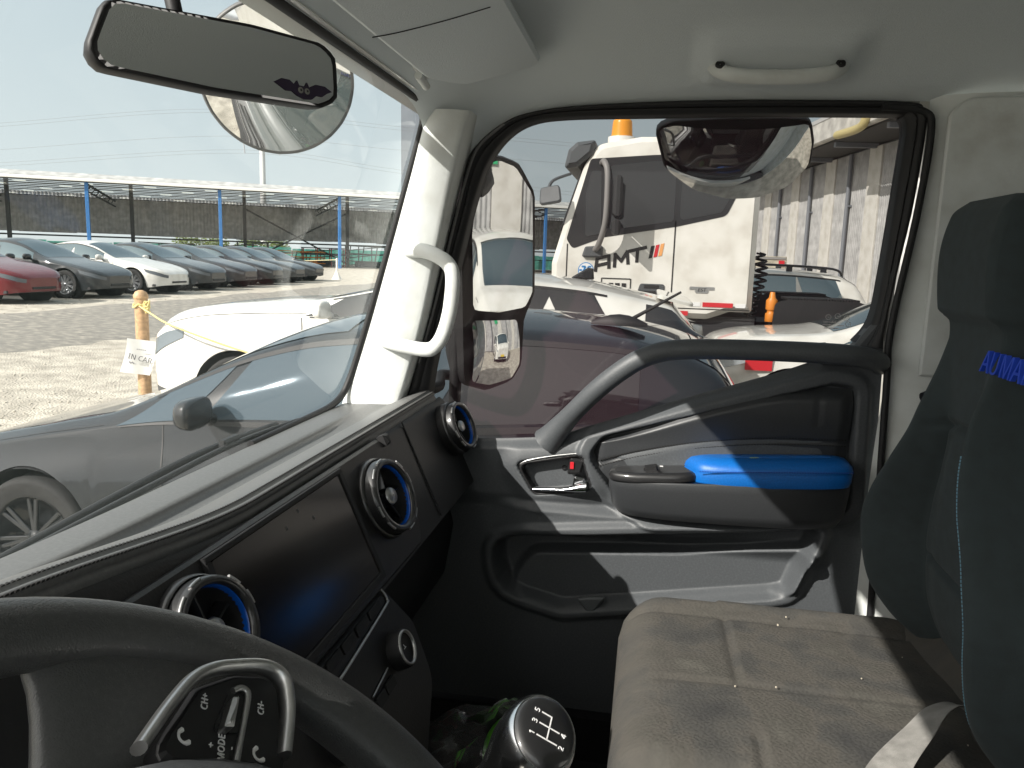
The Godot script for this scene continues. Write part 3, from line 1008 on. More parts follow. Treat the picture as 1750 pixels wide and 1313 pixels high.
	# white car in front of the yellow-striped side window corner
	var wc := {"L": 4.3, "W": 1.74, "z0": 0.52, "z1": 4.7, "zf": 1.35, "zr": 3.9, "R": 0.33, "sill": 0.24, "rail": 0.7, "hl": 0.5, "mz": 2.1, "nz": 110,
		"plan": v2s([0.52, 0.72, 0.62, 0.86, 0.9, 0.95, 1.4, 1.0, 3.5, 1.0, 4.4, 0.93, 4.7, 0.82]),
		"top": v2s([0.52, 0.80, 0.66, 0.93, 1.0, 1.01, 1.6, 1.06, 1.75, 1.09, 2.75, 1.50, 3.3, 1.54, 4.2, 1.45, 4.6, 1.05, 4.7, 0.92]),
		"sh": v2s([0.52, 0.76, 0.8, 0.86, 1.3, 0.92, 2.0, 0.97, 3.5, 1.02, 4.7, 0.98]),
		"win": [[1.95, 2.85, 0.3], [2.95, 3.8, 0.0]], "wind": [1.74, 2.72], "back": [4.25, 4.6], "seams": [1.7, 2.9], "handles": [2.6, 3.5], "mirror_mat": M.white}
	var w := car("white_car", "white car showing its bonnet and windscreen at the rear corner of the side window", "car", "", wc, M.white)
	w.position = Vector3(8.72, 0.10, 0.08)
	var rp := MB.new()
	rp.box(Vector3(-0.862, 0.74, 1.02), Vector3(0.012, 0.13, 0.26), Basis.IDENTITY, 0.003)
	put("red_plate", rp, M.red, w)
	# white estate with roof rails
	var su := {"L": 4.6, "W": 1.8, "z0": -0.95, "z1": 3.62, "zf": -0.1, "zr": 2.75, "R": 0.34, "sill": 0.25, "rail": 0.72, "hl": 0.5, "mz": 0.7, "nz": 80,
		"plan": v2s([-0.95, 0.72, -0.8, 0.9, -0.3, 1.0, 2.8, 1.0, 3.4, 0.93, 3.62, 0.85]),
		"top": v2s([-0.95, 0.8, -0.7, 0.95, 0.2, 1.05, 0.4, 1.1, 1.2, 1.5, 2.0, 1.56, 3.0, 1.50, 3.35, 1.38, 3.55, 1.05, 3.62, 0.9]),
		"sh": v2s([-0.95, 0.75, -0.5, 0.88, 0.5, 0.98, 2.5, 1.03, 3.62, 1.0]),
		"win": [[0.6, 1.5, 0.2], [1.6, 2.4, 0.0], [2.48, 3.1, -0.12]], "wind": [0.42, 1.2], "back": [3.25, 3.52], "seams": [0.4, 1.55], "handles": [1.3, 2.2], "mirror_mat": M.white}
	var e := car("white_estate", "white estate car with black roof rails, parked before the warehouse wall", "car", "", su, M.white)
	e.position = Vector3(14.4, 0.2, 0)
	for s in [-1, 1]:
		var rl := MB.new()
		rl.tube(path3([Vector3(s * 0.58, 1.50, 1.1), Vector3(s * 0.58, 1.60, 1.3), Vector3(s * 0.58, 1.61, 2.2), Vector3(s * 0.58, 1.57, 3.0), Vector3(s * 0.57, 1.46, 3.15)], 5), 0.02, 8)
		for z in [1.7, 2.3, 2.85]:
			rl.box(Vector3(s * 0.58, 1.55, z), Vector3(0.03, 0.09, 0.10), Basis.IDENTITY, 0.008)
		put("roof_rail", rl, M.darkpaint, e)
	# small white van waiting behind, seen only in the mirrors
	var vn := {"L": 3.5, "W": 1.6, "z0": -1.75, "z1": 1.75, "zf": -1.05, "zr": 1.05, "R": 0.29, "sill": 0.24, "rail": 0.84, "hl": 0.28, "mz": -1.1, "nz": 70,
		"plan": v2s([-1.75, 0.84, -1.65, 0.94, -1.3, 1.0, 1.4, 1.0, 1.7, 0.95, 1.75, 0.9]),
		"top": v2s([-1.75, 0.95, -1.6, 1.12, -1.35, 1.22, -0.85, 1.76, -0.5, 1.86, 1.3, 1.88, 1.65, 1.8, 1.75, 1.2]),
		"sh": v2s([-1.75, 0.9, -1.4, 1.02, 0.0, 1.08, 1.75, 1.08]),
		"win": [[-1.15, -0.3, 0.25], [-0.2, 0.7, 0.0], [0.8, 1.5, 0.0]], "wind": [-1.38, -0.82], "back": [1.66, 1.73], "seams": [-1.1, -0.25, 0.75], "handles": [-0.45, 0.0], "mirror_mat": M.white}
	var v := car("white_van", "small white van standing behind, reflected in the large side mirror", "van", "", vn, M.white)
	v.position = Vector3(3.5, 0, 6.0)
	var np := MB.new()
	np.box(Vector3(0, 0.5, -1.78), Vector3(0.42, 0.12, 0.015), Basis.IDENTITY, 0.003)
	put("number_plate", np, mat(lin(0.7, 0.5, 0.05), 0.5), v)

func build_tractor() -> void:
	var t := thing("tractor_truck", "big white tractor truck with an amber beacon, lettering on its door", "truck", Vector3(9.8, 0.0, 0))
	var F := Transform3D(Basis(Vector3(0, 0, 1), Vector3.UP, Vector3(-1, 0, 0)), Vector3.ZERO)
	var wh: Material = M.whitedusty
	var cab := MB.new()
	cab.plate(rpoly(v2s([-1.22, 0.75, -1.24, 1.75, -1.10, 2.25, -0.88, 2.95, -0.72, 3.20, -0.2, 3.29, 1.24, 3.30, 1.24, 1.22, 0.98, 1.22, 0.72, 1.12, -0.10, 1.12, -0.30, 0.75]), [0.12, 0.2, 0.1, 0.2, 0.2, 0.1, 0.12, 0.04, 0.02, 0.2, 0.2, 0.1]), F, 2.4, 0.07, -2.4)
	put("cab_body", cab, wh, t)
	var ws := MB.new()
	ws.plate(rpoly(v2s([0.12, 0.0, 2.28, 0.0, 2.22, 0.86, 0.18, 0.86]), 0.12), Transform3D(Basis(Vector3(1, 0, 0), Vector3(0, 0.95, 0.30).normalized(), Vector3(0, 0.30, -0.95).normalized()), Vector3(0, 2.12, -1.155)), 0.02, 0.006)
	put("windscreen", ws, M.truckglass, t)
	var wz := MB.new()
	wz.plate(rpoly(v2s([-0.80, 3.02, -0.06, 3.07, 1.09, 3.12, 1.06, 2.84, 0.96, 2.60, 0.86, 2.37, 0.28, 2.23, -0.60, 2.08, -0.98, 1.93, -1.06, 2.05]), [0.05, 0.02, 0.1, 0.1, 0.1, 0.12, 0.04, 0.03, 0.06, 0.06]), F, 0.004, 0.0, 0.001)
	put("window_surround", wz, mat(lin(0.018, 0.018, 0.02), 0.3), t)
	var sg := MB.new()
	sg.plate(rpoly(v2s([-0.56, 2.94, -0.04, 3.0, 0.24, 3.0, 0.24, 2.29, -0.56, 2.17]), 0.05), F, 0.004, 0.0, 0.006)
	put("door_window", sg, M.truckglass, t)
	var sr := MB.new()
	sr.plate(rpoly(v2s([0.31, 3.0, 1.02, 3.05, 1.0, 2.84, 0.90, 2.60, 0.80, 2.41, 0.31, 2.30]), 0.06), F, 0.004, 0.0, 0.006)
	put("rear_side_window", sr, M.truckglass, t)
	var qg := MB.new()
	qg.plate(rpoly(v2s([-0.78, 2.88, -0.66, 2.88, -0.63, 2.12, -0.83, 2.08, -0.84, 2.61]), 0.04), F, 0.008, 0.002, 0.006)
	put("quarter_window", qg, M.truckglass, t)
	var se := MB.new()
	se.box(Vector3(-0.002, 1.72, 0.265), Vector3(0.006, 1.16, 0.016))
	se.box(Vector3(-0.002, 1.78, -1.045), Vector3(0.006, 0.42, 0.014))
	se.box(Vector3(-0.002, 1.245, 0.72), Vector3(0.006, 0.012, 0.98))
	se.box(Vector3(-0.002, 1.26, -0.05), Vector3(0.006, 0.012, 0.62))
	put("door_seam", se, M.rubber, t)
	var pb := MB.new()
	for e in [[-0.42, 1.58, 0.36, 0.012], [-0.42, 1.38, 0.36, 0.012], [-0.24, 1.48, 0.012, 0.2], [-0.60, 1.48, 0.012, 0.2]]:
		pb.box(Vector3(-0.004, e[1], e[0]), Vector3(0.010, e[3], e[2]))
	for k in 3:
		pb.box(Vector3(-0.004, 1.50, -0.48 + 0.08 * k), Vector3(0.010, 0.05, 0.055))
	put("badge_frame", pb, M.rubber, t)
	var hd := MB.new()
	hd.plate(rpoly(v2s([-0.17, 1.36, 0.17, 1.36, 0.18, 1.53, -0.12, 1.53]), 0.035), F, 0.02, 0.008, 0.002)
	put("handle_plate", hd, M.plastic, t)
	var hb := MB.new()
	hb.box(Vector3(-0.035, 1.425, 0.0), Vector3(0.02, 0.035, 0.22), Basis.IDENTITY, 0.006)
	hb.box(Vector3(-0.024, 1.495, 0.02), Vector3(0.01, 0.04, 0.18), Basis.IDENTITY, 0.003)
	put("door_handle", hb, M.rubber, t)
	# roof visor, beacon
	for e in [["roof_visor", v2s([-1.13, 2.90, -1.08, 3.13, -0.98, 3.22, -0.74, 3.25, -0.78, 3.08, -0.96, 2.93]), M.plastic]]:
		var vs := MB.new()
		vs.plate(rpoly(e[1], 0.04), F, 2.44, 0.05, -2.42)
		put(e[0], vs, e[2], t)
	var bc := MB.new()
	bc.lathe([Vector2(0.135, 0.0), Vector2(0.13, 0.03), Vector2(0.120, 0.17), Vector2(0.114, 0.20), Vector2(0.09, 0.215), Vector2(0.001, 0.217)], Transform3D(Basis(Vector3.RIGHT, -PI / 2), Vector3(0.25, 3.31, -0.45)), 24)
	put("amber_beacon", bc, M.amber, t)
	var bs := MB.new()
	bs.lathe([Vector2(0.17, -0.06), Vector2(0.17, 0.02), Vector2(0.14, 0.025)], Transform3D(Basis(Vector3.RIGHT, -PI / 2), Vector3(0.25, 3.29, -0.45)), 20)
	put("beacon_base", bs, M.whitedusty, t)
	# mirrors
	var arm := MB.new()
	arm.tube(path3([Vector3(-0.02, 2.97, -0.66), Vector3(-0.20, 2.96, -0.62), Vector3(-0.28, 2.80, -0.57), Vector3(-0.28, 2.28, -0.57), Vector3(-0.18, 2.0, -0.64), Vector3(-0.03, 1.92, -0.70)], 6), 0.036, 10)
	put("mirror_arm", arm, mat(lin(0.20, 0.19, 0.185), 0.5), t)
	var br := MB.new()
	br.plate(rpoly(v2s([-0.86, 1.83, -0.60, 1.83, -0.60, 1.98, -0.82, 1.96]), 0.03), F, 0.06, 0.02, 0.002)
	put("mirror_bracket", br, M.plastic, t)
	for e in [[2.55, 0.46, "main_mirror"], [2.19, 0.17, "small_mirror"]]:
		var mb := MB.new()
		mb.box(Vector3(-0.34, e[0], -0.44), Vector3(0.26, e[1], 0.10), Basis(Vector3.UP, 0.12), 0.03)
		put(e[2], mb, M.rubber, t)
	var fm := MB.new()
	fm.tube(path3([Vector3(0.1, 2.85, -1.05), Vector3(-0.05, 2.75, -1.25), Vector3(-0.12, 2.62, -1.3)], 5), 0.02, 6)
	fm.plate(rpoly(v2s([-0.14, -0.10, 0.14, -0.08, 0.12, 0.14, -0.12, 0.12]), 0.05), Transform3D(Basis(Vector3(-0.1, 0.1, 0.98).normalized(), Vector3(0.3, 0.94, -0.1).normalized(), Vector3(-0.94, 0.3, -0.1).normalized()), Vector3(-0.14, 2.54, -1.26)), 0.05, 0.015)
	put("front_mirror", fm, M.plastic, t)
	# lettering and emblem
	var ink := mat(lin(0.012, 0.012, 0.014), 0.4)
	var sk := 0.13
	var L := Transform3D(Basis(Vector3(0, 0.25, 0.968), Vector3(0, 0.968, -0.25), Vector3(-1, 0, 0)), Vector3.ZERO)
	var lt := MB.new()
	# wide angular capitals A M T, slanted
	for e in [[0.0, 0.0, 0.05, 0.14], [0.05, 0.14, 0.20, 0.14], [0.20, 0.14, 0.17, 0.0], [0.04, 0.055, 0.18, 0.055], [0.24, 0.0, 0.28, 0.14], [0.28, 0.14, 0.335, 0.045], [0.335, 0.045, 0.43, 0.14], [0.43, 0.14, 0.41, 0.0], [0.46, 0.14, 0.66, 0.14], [0.56, 0.14, 0.52, 0.0]]:
		var a := Vector2(e[0], e[1])
		var b := Vector2(e[2], e[3])
		var d := (b - a).normalized()
		var nn := Vector2(-d.y, d.x) * 0.0205
		var ex := d * 0.016
		lt.plate(PackedVector2Array([a - nn - ex, b - nn + ex, b + nn + ex, a + nn - ex]), Transform3D(L.basis, Vector3(-0.003 - 0.0004 * e[0], 1.67, -0.68)), 0.003)
	put("door_lettering", lt, ink, t)
	for k in 3:
		var st := MB.new()
		var x := 0.665 + 0.06 * k
		st.plate(PackedVector2Array([Vector2(x, 0.0), Vector2(x + 0.045, 0.0), Vector2(x + 0.105, 0.14), Vector2(x + 0.06, 0.14)]), Transform3D(L.basis, Vector3(-0.003, 1.67, -0.68)), 0.003)
		put("door_stripe", st, [ink, M.red, mat(lin(0.75, 0.35, 0.12), 0.5)][k], t)
	var em := MB.new()
	var blue := mat(lin(0.02, 0.20, 0.50), 0.4)
	var EF := Transform3D(F.basis, Vector3(0, 1.67, -0.80))
	em.lathe([Vector2(0.098, 0.0), Vector2(0.098, 0.004), Vector2(0.088, 0.004), Vector2(0.088, 0.0)], EF, 32)
	put("emblem_ring", em, blue, t)
	var ed := MB.new()
	ed.lathe([Vector2(0.088, 0.003), Vector2(0.001, 0.003)], EF, 32)
	put("emblem_disc", ed, M.print, t)
	var ez := MB.new()
	for e in [[-0.055, 0.045, -0.005, 0.045], [-0.005, 0.045, -0.05, -0.05], [-0.05, -0.05, -0.01, -0.05], [0.02, -0.05, 0.028, 0.045], [0.028, 0.045, 0.065, 0.045], [0.024, 0.0, 0.055, 0.0], [-0.082, 0.0, -0.05, 0.0]]:
		var a := Vector2(e[0], e[1])
		var b := Vector2(e[2], e[3])
		var nn := (b - a).normalized().orthogonal() * 0.011
		ez.plate(PackedVector2Array([a - nn, b - nn, b + nn, a + nn]), EF, 0.006)
	put("emblem_letters", ez, blue, t)
	var et := MB.new()
	et.plate(rpoly(v2s([0.48, 1.475, 0.78, 1.475, 0.78, 1.515, 0.48, 1.515]), 0.01), F, 0.006, 0.002, 0.001)
	et.plate(rpoly(v2s([0.56, 1.435, 0.70, 1.435, 0.72, 1.47, 0.54, 1.47]), 0.01), F, 0.006, 0.002, 0.001)
	put("name_badge", et, M.satin, t)
	letters("badge_lettering", "EST", 0.045, Transform3D(Basis(Vector3(0, 0, 1), Vector3.UP, Vector3(-1, 0, 0)), Vector3(-0.008, 1.477, 0.63)), ink, t, 0.004, "Droid Sans", 0.2)
	for e in [[0.27, 0.44, 1.16, 1.225], [0.66, 0.99, 1.16, 1.225], [1.00, 1.13, 1.10, 1.0]]:
		pass
	var rs := MB.new()
	rs.box(Vector3(-0.004, 1.185, 0.385), Vector3(0.006, 0.055, 0.19))
	put("red_reflector", rs, M.red, t)
	var rs2 := MB.new()
	rs2.box(Vector3(-0.004, 1.30, 0.83), Vector3(0.006, 0.055, 0.36))
	put("red_reflector", rs2, M.red, t)
	var rw := MB.new()
	for z in [0.56, 1.10]:
		rw.box(Vector3(-0.004, 1.30, z), Vector3(0.006, 0.05, 0.12))
	put("white_reflector", rw, M.print, t)
	# chassis, wheels, guards
	var ch := MB.new()
	ch.box(Vector3(1.2, 0.85, 2.2), Vector3(0.9, 0.28, 6.2), Basis.IDENTITY, 0.02)
	ch.box(Vector3(1.2, 0.9, 0.2), Vector3(2.1, 0.5, 2.2))
	ch.box(Vector3(1.2, 1.02, 2.2), Vector3(1.0, 0.1, 1.6))
	put("chassis", ch, mat(lin(0.03, 0.03, 0.032), 0.8), t)
	var wm := wheel_mesh(0.50, 8)
	for e in [[0.30, 0.56], [2.05, 0.62]]:
		for s in [0, 1]:
			var wl := Node3D.new()
			wl.name = "wheel"
			t.add_child(wl, true)
			wl.position = Vector3(0.2 if s == 0 else 2.2, e[1], e[0])
			wl.scale = Vector3(1.5 if e[0] < 1.0 else 2.6, 1, 1)
			wl.rotation.y = PI if s == 0 else 0.0
			put("tyre", wm[0], M.tyre, wl)
			put("rim", wm[1], M.alloy, wl)
	var mg := MB.new()
	for x in [0.0, 1.85]:
		mg.grid(18, 1, func(u, v):
			var a: float = lerpf(-0.15, PI + 0.15, u)
			return Vector3(x + 0.6 * v, 0.66 + 0.74 * pow(absf(sin(a)), 0.55) * signf(sin(a)), 2.05 - 0.60 * cos(a)))
		mg.plate(rpoly(v2s([1.48, 1.02, 2.62, 1.02, 2.60, 1.36, 2.45, 1.40, 1.66, 1.40, 1.50, 1.36]), 0.08), Transform3D(F.basis, Vector3(x, 0, 0)), 0.02)
		for k in 26:
			mg.box(Vector3(x + 0.3, 1.405, 1.66 + 0.032 * k), Vector3(0.6, 0.03, 0.018))
	put("mudguard", mg, M.rubber, t)
	for k in 2:
		var co := MB.new()
		var pts := []
		for i in 90:
			var a := i * 0.75
			pts.append(Vector3(0.35 + 0.3 * k + 0.055 * cos(a), 1.95 - 0.0095 * i, 1.33 + 0.055 * sin(a) + 0.05 * sin(i * 0.06)))
		co.tube(pts, 0.013, 5)
		put("coiled_hose", co, M.rubber, t)
	var oc := MB.new()
	oc.lathe([Vector2(0.001, 0.0), Vector2(0.07, 0.0), Vector2(0.07, 0.1), Vector2(0.05, 0.11), Vector2(0.05, 0.14), Vector2(0.07, 0.15), Vector2(0.07, 0.26), Vector2(0.04, 0.29), Vector2(0.03, 0.36), Vector2(0.001, 0.36)], Transform3D(Basis(Vector3.RIGHT, -PI / 2), Vector3(0.1, 1.12, 1.48)), 16)
	put("orange_canister", oc, mat(lin(0.65, 0.22, 0.03), 0.4), t)
	# box truck standing further back
	var b := thing("box_truck", "cream box body of a lorry behind the tractor truck, by the warehouse", "truck", Vector3(18, 0.3, 0))
	var bx := MB.new()
	bx.box(Vector3(1.0, 0.95, 1.6), Vector3(2.0, 1.5, 2.66), Basis.IDENTITY, 0.02)
	put("box_body", bx, mat(lin(0.66, 0.60, 0.48), 0.6, 0.0, M.t_mottle, 0.6), b)
	var bt := MB.new()
	bt.box(Vector3(-0.012, 0.95, 2.1), Vector3(0.02, 1.4, 0.03))
	bt.box(Vector3(-0.012, 1.66, 1.6), Vector3(0.02, 0.05, 2.6))
	bt.box(Vector3(-0.012, 1.3, 2.05), Vector3(0.03, 0.03, 0.25))
	bt.box(Vector3(-0.012, 1.3, 2.75), Vector3(0.03, 0.03, 0.2))
	put("door_edge", bt, mat(lin(0.25, 0.24, 0.23), 0.6), b)
	var rc := MB.new()
	rc.box(Vector3(-0.02, 1.55, 2.82), Vector3(0.02, 0.12, 0.12))
	put("red_marker", rc, M.red, b)
	var bw := MB.new()
	for z in [0.7, 2.4]:
		bw.lathe([Vector2(0.001, 0.0), Vector2(0.36, 0.0), Vector2(0.38, 0.05), Vector2(0.38, 0.3)], Transform3D(Basis(Vector3(0, 1, 0), Vector3(0, 0, 1), Vector3(1, 0, 0)), Vector3(0.1, 0.38, z)), 20)
	put("wheel", bw, M.tyre, b)

# ---------- the cab ----------
const DOOR := Transform3D(Vector3(0, 0, 1), Vector3(0, 1, 0), Vector3(-1, 0, 0), Vector3(1.70, 0, 0))   # x = rearwards, y = up, z = into the cab

func ceil_edge(z: float) -> float:
	return ip(v2s([-0.47, 1.93, -0.40, 2.0, -0.337, 2.07, -0.275, 2.095, -0.153, 2.111, 0.082, 2.12, 0.306, 2.12, 0.48, 2.118, 1.2, 2.12]), z)

func ceil_y(x: float, z: float) -> float:
	var a := clampf((x - 1.12) / 0.56, 0.0, 1.0)
	var b := clampf((0.02 - z) / 0.48, 0.0, 1.0)
	var dx := (2.245 - ceil_edge(z)) * pow(a, 3.2)
	var dz := 0.15 * pow(b, 2.4)
	var dl := 0.10 * pow(clampf((0.25 - x) / 0.5, 0.0, 1.0), 3.0)
	# the raised patch that carries the grab handle
	var pt := 0.020 * sm(0.065, 0.085, z) * (1.0 - sm(0.335, 0.355, z)) * sm(1.47, 1.53, x) * (1.0 - sm(1.60, 1.65, x))
	return 2.245 - pow(pow(dx, 3.0) + pow(dz, 3.0) + pow(dl, 3.0), 1.0 / 3.0) - pt

func build_cab() -> Node3D:
	var t := thing("truck_cab", "light grey-lined cab of the truck the photo is taken from, its pillars, lining and windscreen", "truck cab")
	var lin_ := MB.new()
	lin_.grid(70, 80, func(u, v):
		var x: float = lerpf(-0.25, 1.675, 1.0 - pow(1.0 - u, 1.4))
		var z: float = lerpf(-0.47, 1.15, v * v * 0.35 + v * 0.65)
		return Vector3(x, ceil_y(x, z), z))
	put("roof_lining", lin_, M.liner, t)
	var dm := MB.new()
	dm.lathe([Vector2(0.001, -0.006), Vector2(0.012, -0.005), Vector2(0.016, 0.0)], Transform3D(Basis(Vector3.RIGHT, -PI / 2), Vector3(1.36, ceil_y(1.36, 0.19) - 0.001, 0.19)), 14)
	put("lining_button", dm, M.liner, t)
	# outer skin: roof, sides, back, floor, front
	var sk := MB.new()
	sk.box(Vector3(0.75, 2.32, 0.36), Vector3(2.1, 0.06, 1.72), Basis.IDENTITY, 0.02)
	sk.box(Vector3(0.75, 2.19, -0.50), Vector3(2.0, 0.20, 0.05), Basis(Vector3.RIGHT, -0.3))
	sk.box(Vector3(1.80, 2.21, 0.36), Vector3(0.05, 0.18, 1.7))
	put("roof_panel", sk, M.white, t)
	var bw := MB.new()
	bw.box(Vector3(0.75, 1.45, 1.18), Vector3(2.1, 1.7, 0.06))
	bw.box(Vector3(-0.30, 1.0, 0.36), Vector3(0.06, 0.80, 1.7))
	bw.box(Vector3(-0.30, 2.2, 0.36), Vector3(0.06, 0.24, 1.7))
	bw.box(Vector3(-0.30, 1.6, 0.82), Vector3(0.06, 1.2, 0.70))
	put("rear_wall", bw, M.trim, t)
	var fl := MB.new()
	fl.box(Vector3(0.75, 0.60, 0.2), Vector3(2.1, 0.06, 2.0))
	fl.box(Vector3(0.75, 0.96, -0.80), Vector3(2.0, 0.78, 0.05))
	fl.box(Vector3(1.75, 0.65, 0.1), Vector3(0.16, 0.18, 2.0), Basis.IDENTITY, 0.02)
	put("floor", fl, M.dark, t)
	var fp := MB.new()
	fp.grid(24, 12, func(u, v):
		var x: float = lerpf(-0.30, 1.80, u)
		return Vector3(x, lerpf(0.45, 1.40, v), -0.90 + 0.10 * pow(absf(x - 0.75) / 1.05, 6.0) + 0.14 * pow(v, 3.0)))
	put("front_panel", fp, M.white, t)
	var co := MB.new()
	co.box(Vector3(0.75, 1.385, -0.72), Vector3(2.0, 0.03, 0.12), Basis(Vector3.RIGHT, -0.15))
	put("cowl", co, M.rubber, t)
	# windscreen and its black border
	var wp := func(x: float, y: float) -> Vector3: return Vector3(x, y, -0.466 + 0.32 * (y - 2.093))
	var gl := MB.new()
	var a: Vector3 = wp.call(-0.25, 1.40)
	var b: Vector3 = wp.call(1.63, 1.40)
	var c: Vector3 = wp.call(1.63, 2.12)
	var d: Vector3 = wp.call(-0.25, 2.12)
	gl.flat(a, b, c, d)
	put("windscreen", gl, M.windscreen, t)
	var edge := v2s([0.0, 2.094, 0.93, 2.095, 1.30, 2.096, 1.48, 2.096, 1.535, 2.092, 1.562, 2.072, 1.573, 2.045, 1.582, 1.98, 1.592, 1.88, 1.602, 1.766, 1.609, 1.64, 1.611, 1.56, 1.605, 1.515, 1.588, 1.487, 1.54, 1.472, 1.45, 1.468, 1.2, 1.466])
	var sl := MB.new()
	var e3 := []
	for p in edge:
		var q: Vector3 = wp.call(p.x, p.y)
		e3.append(q + Vector3(0.004, 0, 0.004))
	sl.tube(path3(e3, 4), 0.0075, 8)
	put("windscreen_border", sl, M.rubber, t)
	# right windscreen pillar
	var E := [v2s([1.25, 1.600, 1.45, 1.612, 1.56, 1.618, 1.64, 1.616, 1.766, 1.608, 1.88, 1.598, 1.98, 1.588, 2.06, 1.576, 2.12, 1.57]), v2s([1.25, 1.70, 1.508, 1.682, 1.665, 1.678, 1.833, 1.674, 2.0, 1.672, 2.12, 1.672])]
	var pl := MB.new()
	pl.grid(14, 30, func(u, v):
		var y: float = lerpf(1.30, 2.085, v)
		var p: Vector3 = wp.call(ip(E[0], y) + 0.004, y)
		p.z += 0.002
		var q := Vector3(ip(E[1], y), y, ip(v2s([1.25, -0.60, 1.508, -0.521, 1.665, -0.479, 1.833, -0.441, 2.0, -0.40, 2.12, -0.36]), y))
		var g := ip(v2s([0.0, 0.0, 0.14, -0.26, 0.32, -0.34, 0.8, -0.22, 0.95, -0.08, 1.0, 1.0]), u)
		var h := ip(v2s([0.0, 0.0, 0.14, 0.17, 0.32, 0.40, 0.8, 0.90, 0.95, 1.02, 1.0, 1.0]), u)
		return Vector3(lerpf(p.x, q.x, g), y, lerpf(p.z, q.z, h)))
	put("windscreen_pillar", pl, M.trim, t)
	var ps := MB.new()
	ps.tube([Vector3(1.577, 2.062, -0.468), Vector3(1.602, 2.055, -0.436), Vector3(1.667, 2.055, -0.368)], 0.0022, 6)
	put("pillar_seam", ps, M.blackthread, t)
	# grab handle on the pillar
	var gh := MB.new()
	var base_t := Vector3(1.605, 1.806, -0.512)
	var base_b := Vector3(1.612, 1.612, -0.556)
	gh.tube(path3([base_t + Vector3(0.01, 0.0, -0.02), base_t + Vector3(-0.035, 0.002, 0.04), Vector3(1.555, 1.800, -0.437), Vector3(1.548, 1.783, -0.408), Vector3(1.547, 1.755, -0.397), Vector3(1.549, 1.69, -0.402), Vector3(1.553, 1.640, -0.416), Vector3(1.557, 1.612, -0.434), Vector3(1.566, 1.602, -0.458), base_b + Vector3(-0.03, -0.006, 0.04), base_b + Vector3(0.012, 0, -0.03)], 7), 0.0135, 12, 1.15)
	put("pillar_grab_handle", gh, M.trim, t)
	# rear pillar trim
	var rp := MB.new()
	rp.grid(20, 30, func(u, v):
		var y: float = lerpf(0.70, 2.13, v)
		var z: float = lerpf(0.475, 1.16, u) + 0.035 * sm(1.3, 2.1, y) * (1 - u)
		return Vector3(1.672 - 0.03 * sin(PI * minf(u * 3.0, 0.5)) - 0.05 * u, y, z))
	put("rear_pillar_trim", rp, M.trim, t)
	var up := MB.new()
	up.plate(rpoly(v2s([0.535, 1.594, 1.14, 1.60, 1.14, 2.125, 0.56, 2.12, 0.535, 2.09]), [0.0, 0.0, 0.0, 0.04, 0.02]), Transform3D(Basis(Vector3(-0.05, 0, 0.685).normalized(), Vector3.UP, Vector3(-0.685, 0, -0.05).normalized()), Vector3(1.676, 0, 0.0)), 0.012, 0.004)
	put("upper_trim_panel", up, M.trim, t)
	var gk := MB.new()
	gk.tube(path3([Vector3(1.655, 2.108, 0.42), Vector3(1.655, 2.100, 0.495), Vector3(1.652, 2.06, 0.512), Vector3(1.652, 1.90, 0.503), Vector3(1.655, 1.68, 0.480), Vector3(1.655, 1.55, 0.484), Vector3(1.655, 1.05, 0.502), Vector3(1.655, 0.8, 0.507)], 6), 0.007, 8)
	put("pillar_gasket", gk, M.rubber, t)
	# roof grab handle
	var rh := MB.new()
	rh.tube(path3([Vector3(1.60, 2.185, 0.088), Vector3(1.575, 2.165, 0.095), Vector3(1.555, 2.150, 0.115), Vector3(1.55, 2.143, 0.15), Vector3(1.55, 2.141, 0.21), Vector3(1.55, 2.143, 0.27), Vector3(1.555, 2.150, 0.305), Vector3(1.575, 2.165, 0.325), Vector3(1.60, 2.185, 0.332)], 6), 0.0115, 12, 1.2)
	var rhn := put("roof_grab_handle", rh, M.trim, t)
	for z in [0.104, 0.316]:
		var sc := MB.new()
		sc.lathe([Vector2(0.009, 0.0), Vector2(0.008, 0.004), Vector2(0.001, 0.002)], Transform3D(Basis(Vector3(0, 0, 1), Vector3(0.6, 0.8, 0), Vector3(-0.8, 0.6, 0)), Vector3(1.552, 2.163, z)), 14)
		put("screw_recess", sc, M.rubber, rhn)
	return t

func door_depth(z: float, y: float, polys: Array) -> float:
	# how far the moulded panel stands into the cab
	var p := Vector2(z, y)
	var d := 0.012
	d += 0.010 * sm(0.02, -0.02, sdp(p, polys[3]))
	# upholstered insert: sunk edge, then swelling
	var si := sdp(p, polys[0])
	d += 0.009 * sm(0.034, 0.026, si)
	d -= 0.024 * sm(0.002, -0.004, si)
	d += 0.020 * sm(-0.005, -0.07, si)
	# long shelf edge under the armrest
	d += 0.030 * sm(1.262, 1.235, y) * sm(1.15, 1.20, y) * sm(-0.34, -0.22, z) * (1.0 - sm(0.36, 0.46, z))
	# map pocket: deep hollow behind its lip
	var sp := sdp(p, polys[1])
	d -= 0.060 * sm(0.004, -0.020, sp)
	d += 0.012 * sm(0.022, 0.004, absf(sp - 0.010))
	var sl := sdp(p, polys[2])
	d += 0.035 * sm(0.006, -0.010, sl)
	# latch recess
	d += 0.012 * sm(0.05, 0.0, sdp(p, polys[4]))
	d -= 0.03 * sm(0.0, -0.008, sdp(p, polys[4]))
	d += 0.006 * sm(-0.30, -0.6, z)
	return d

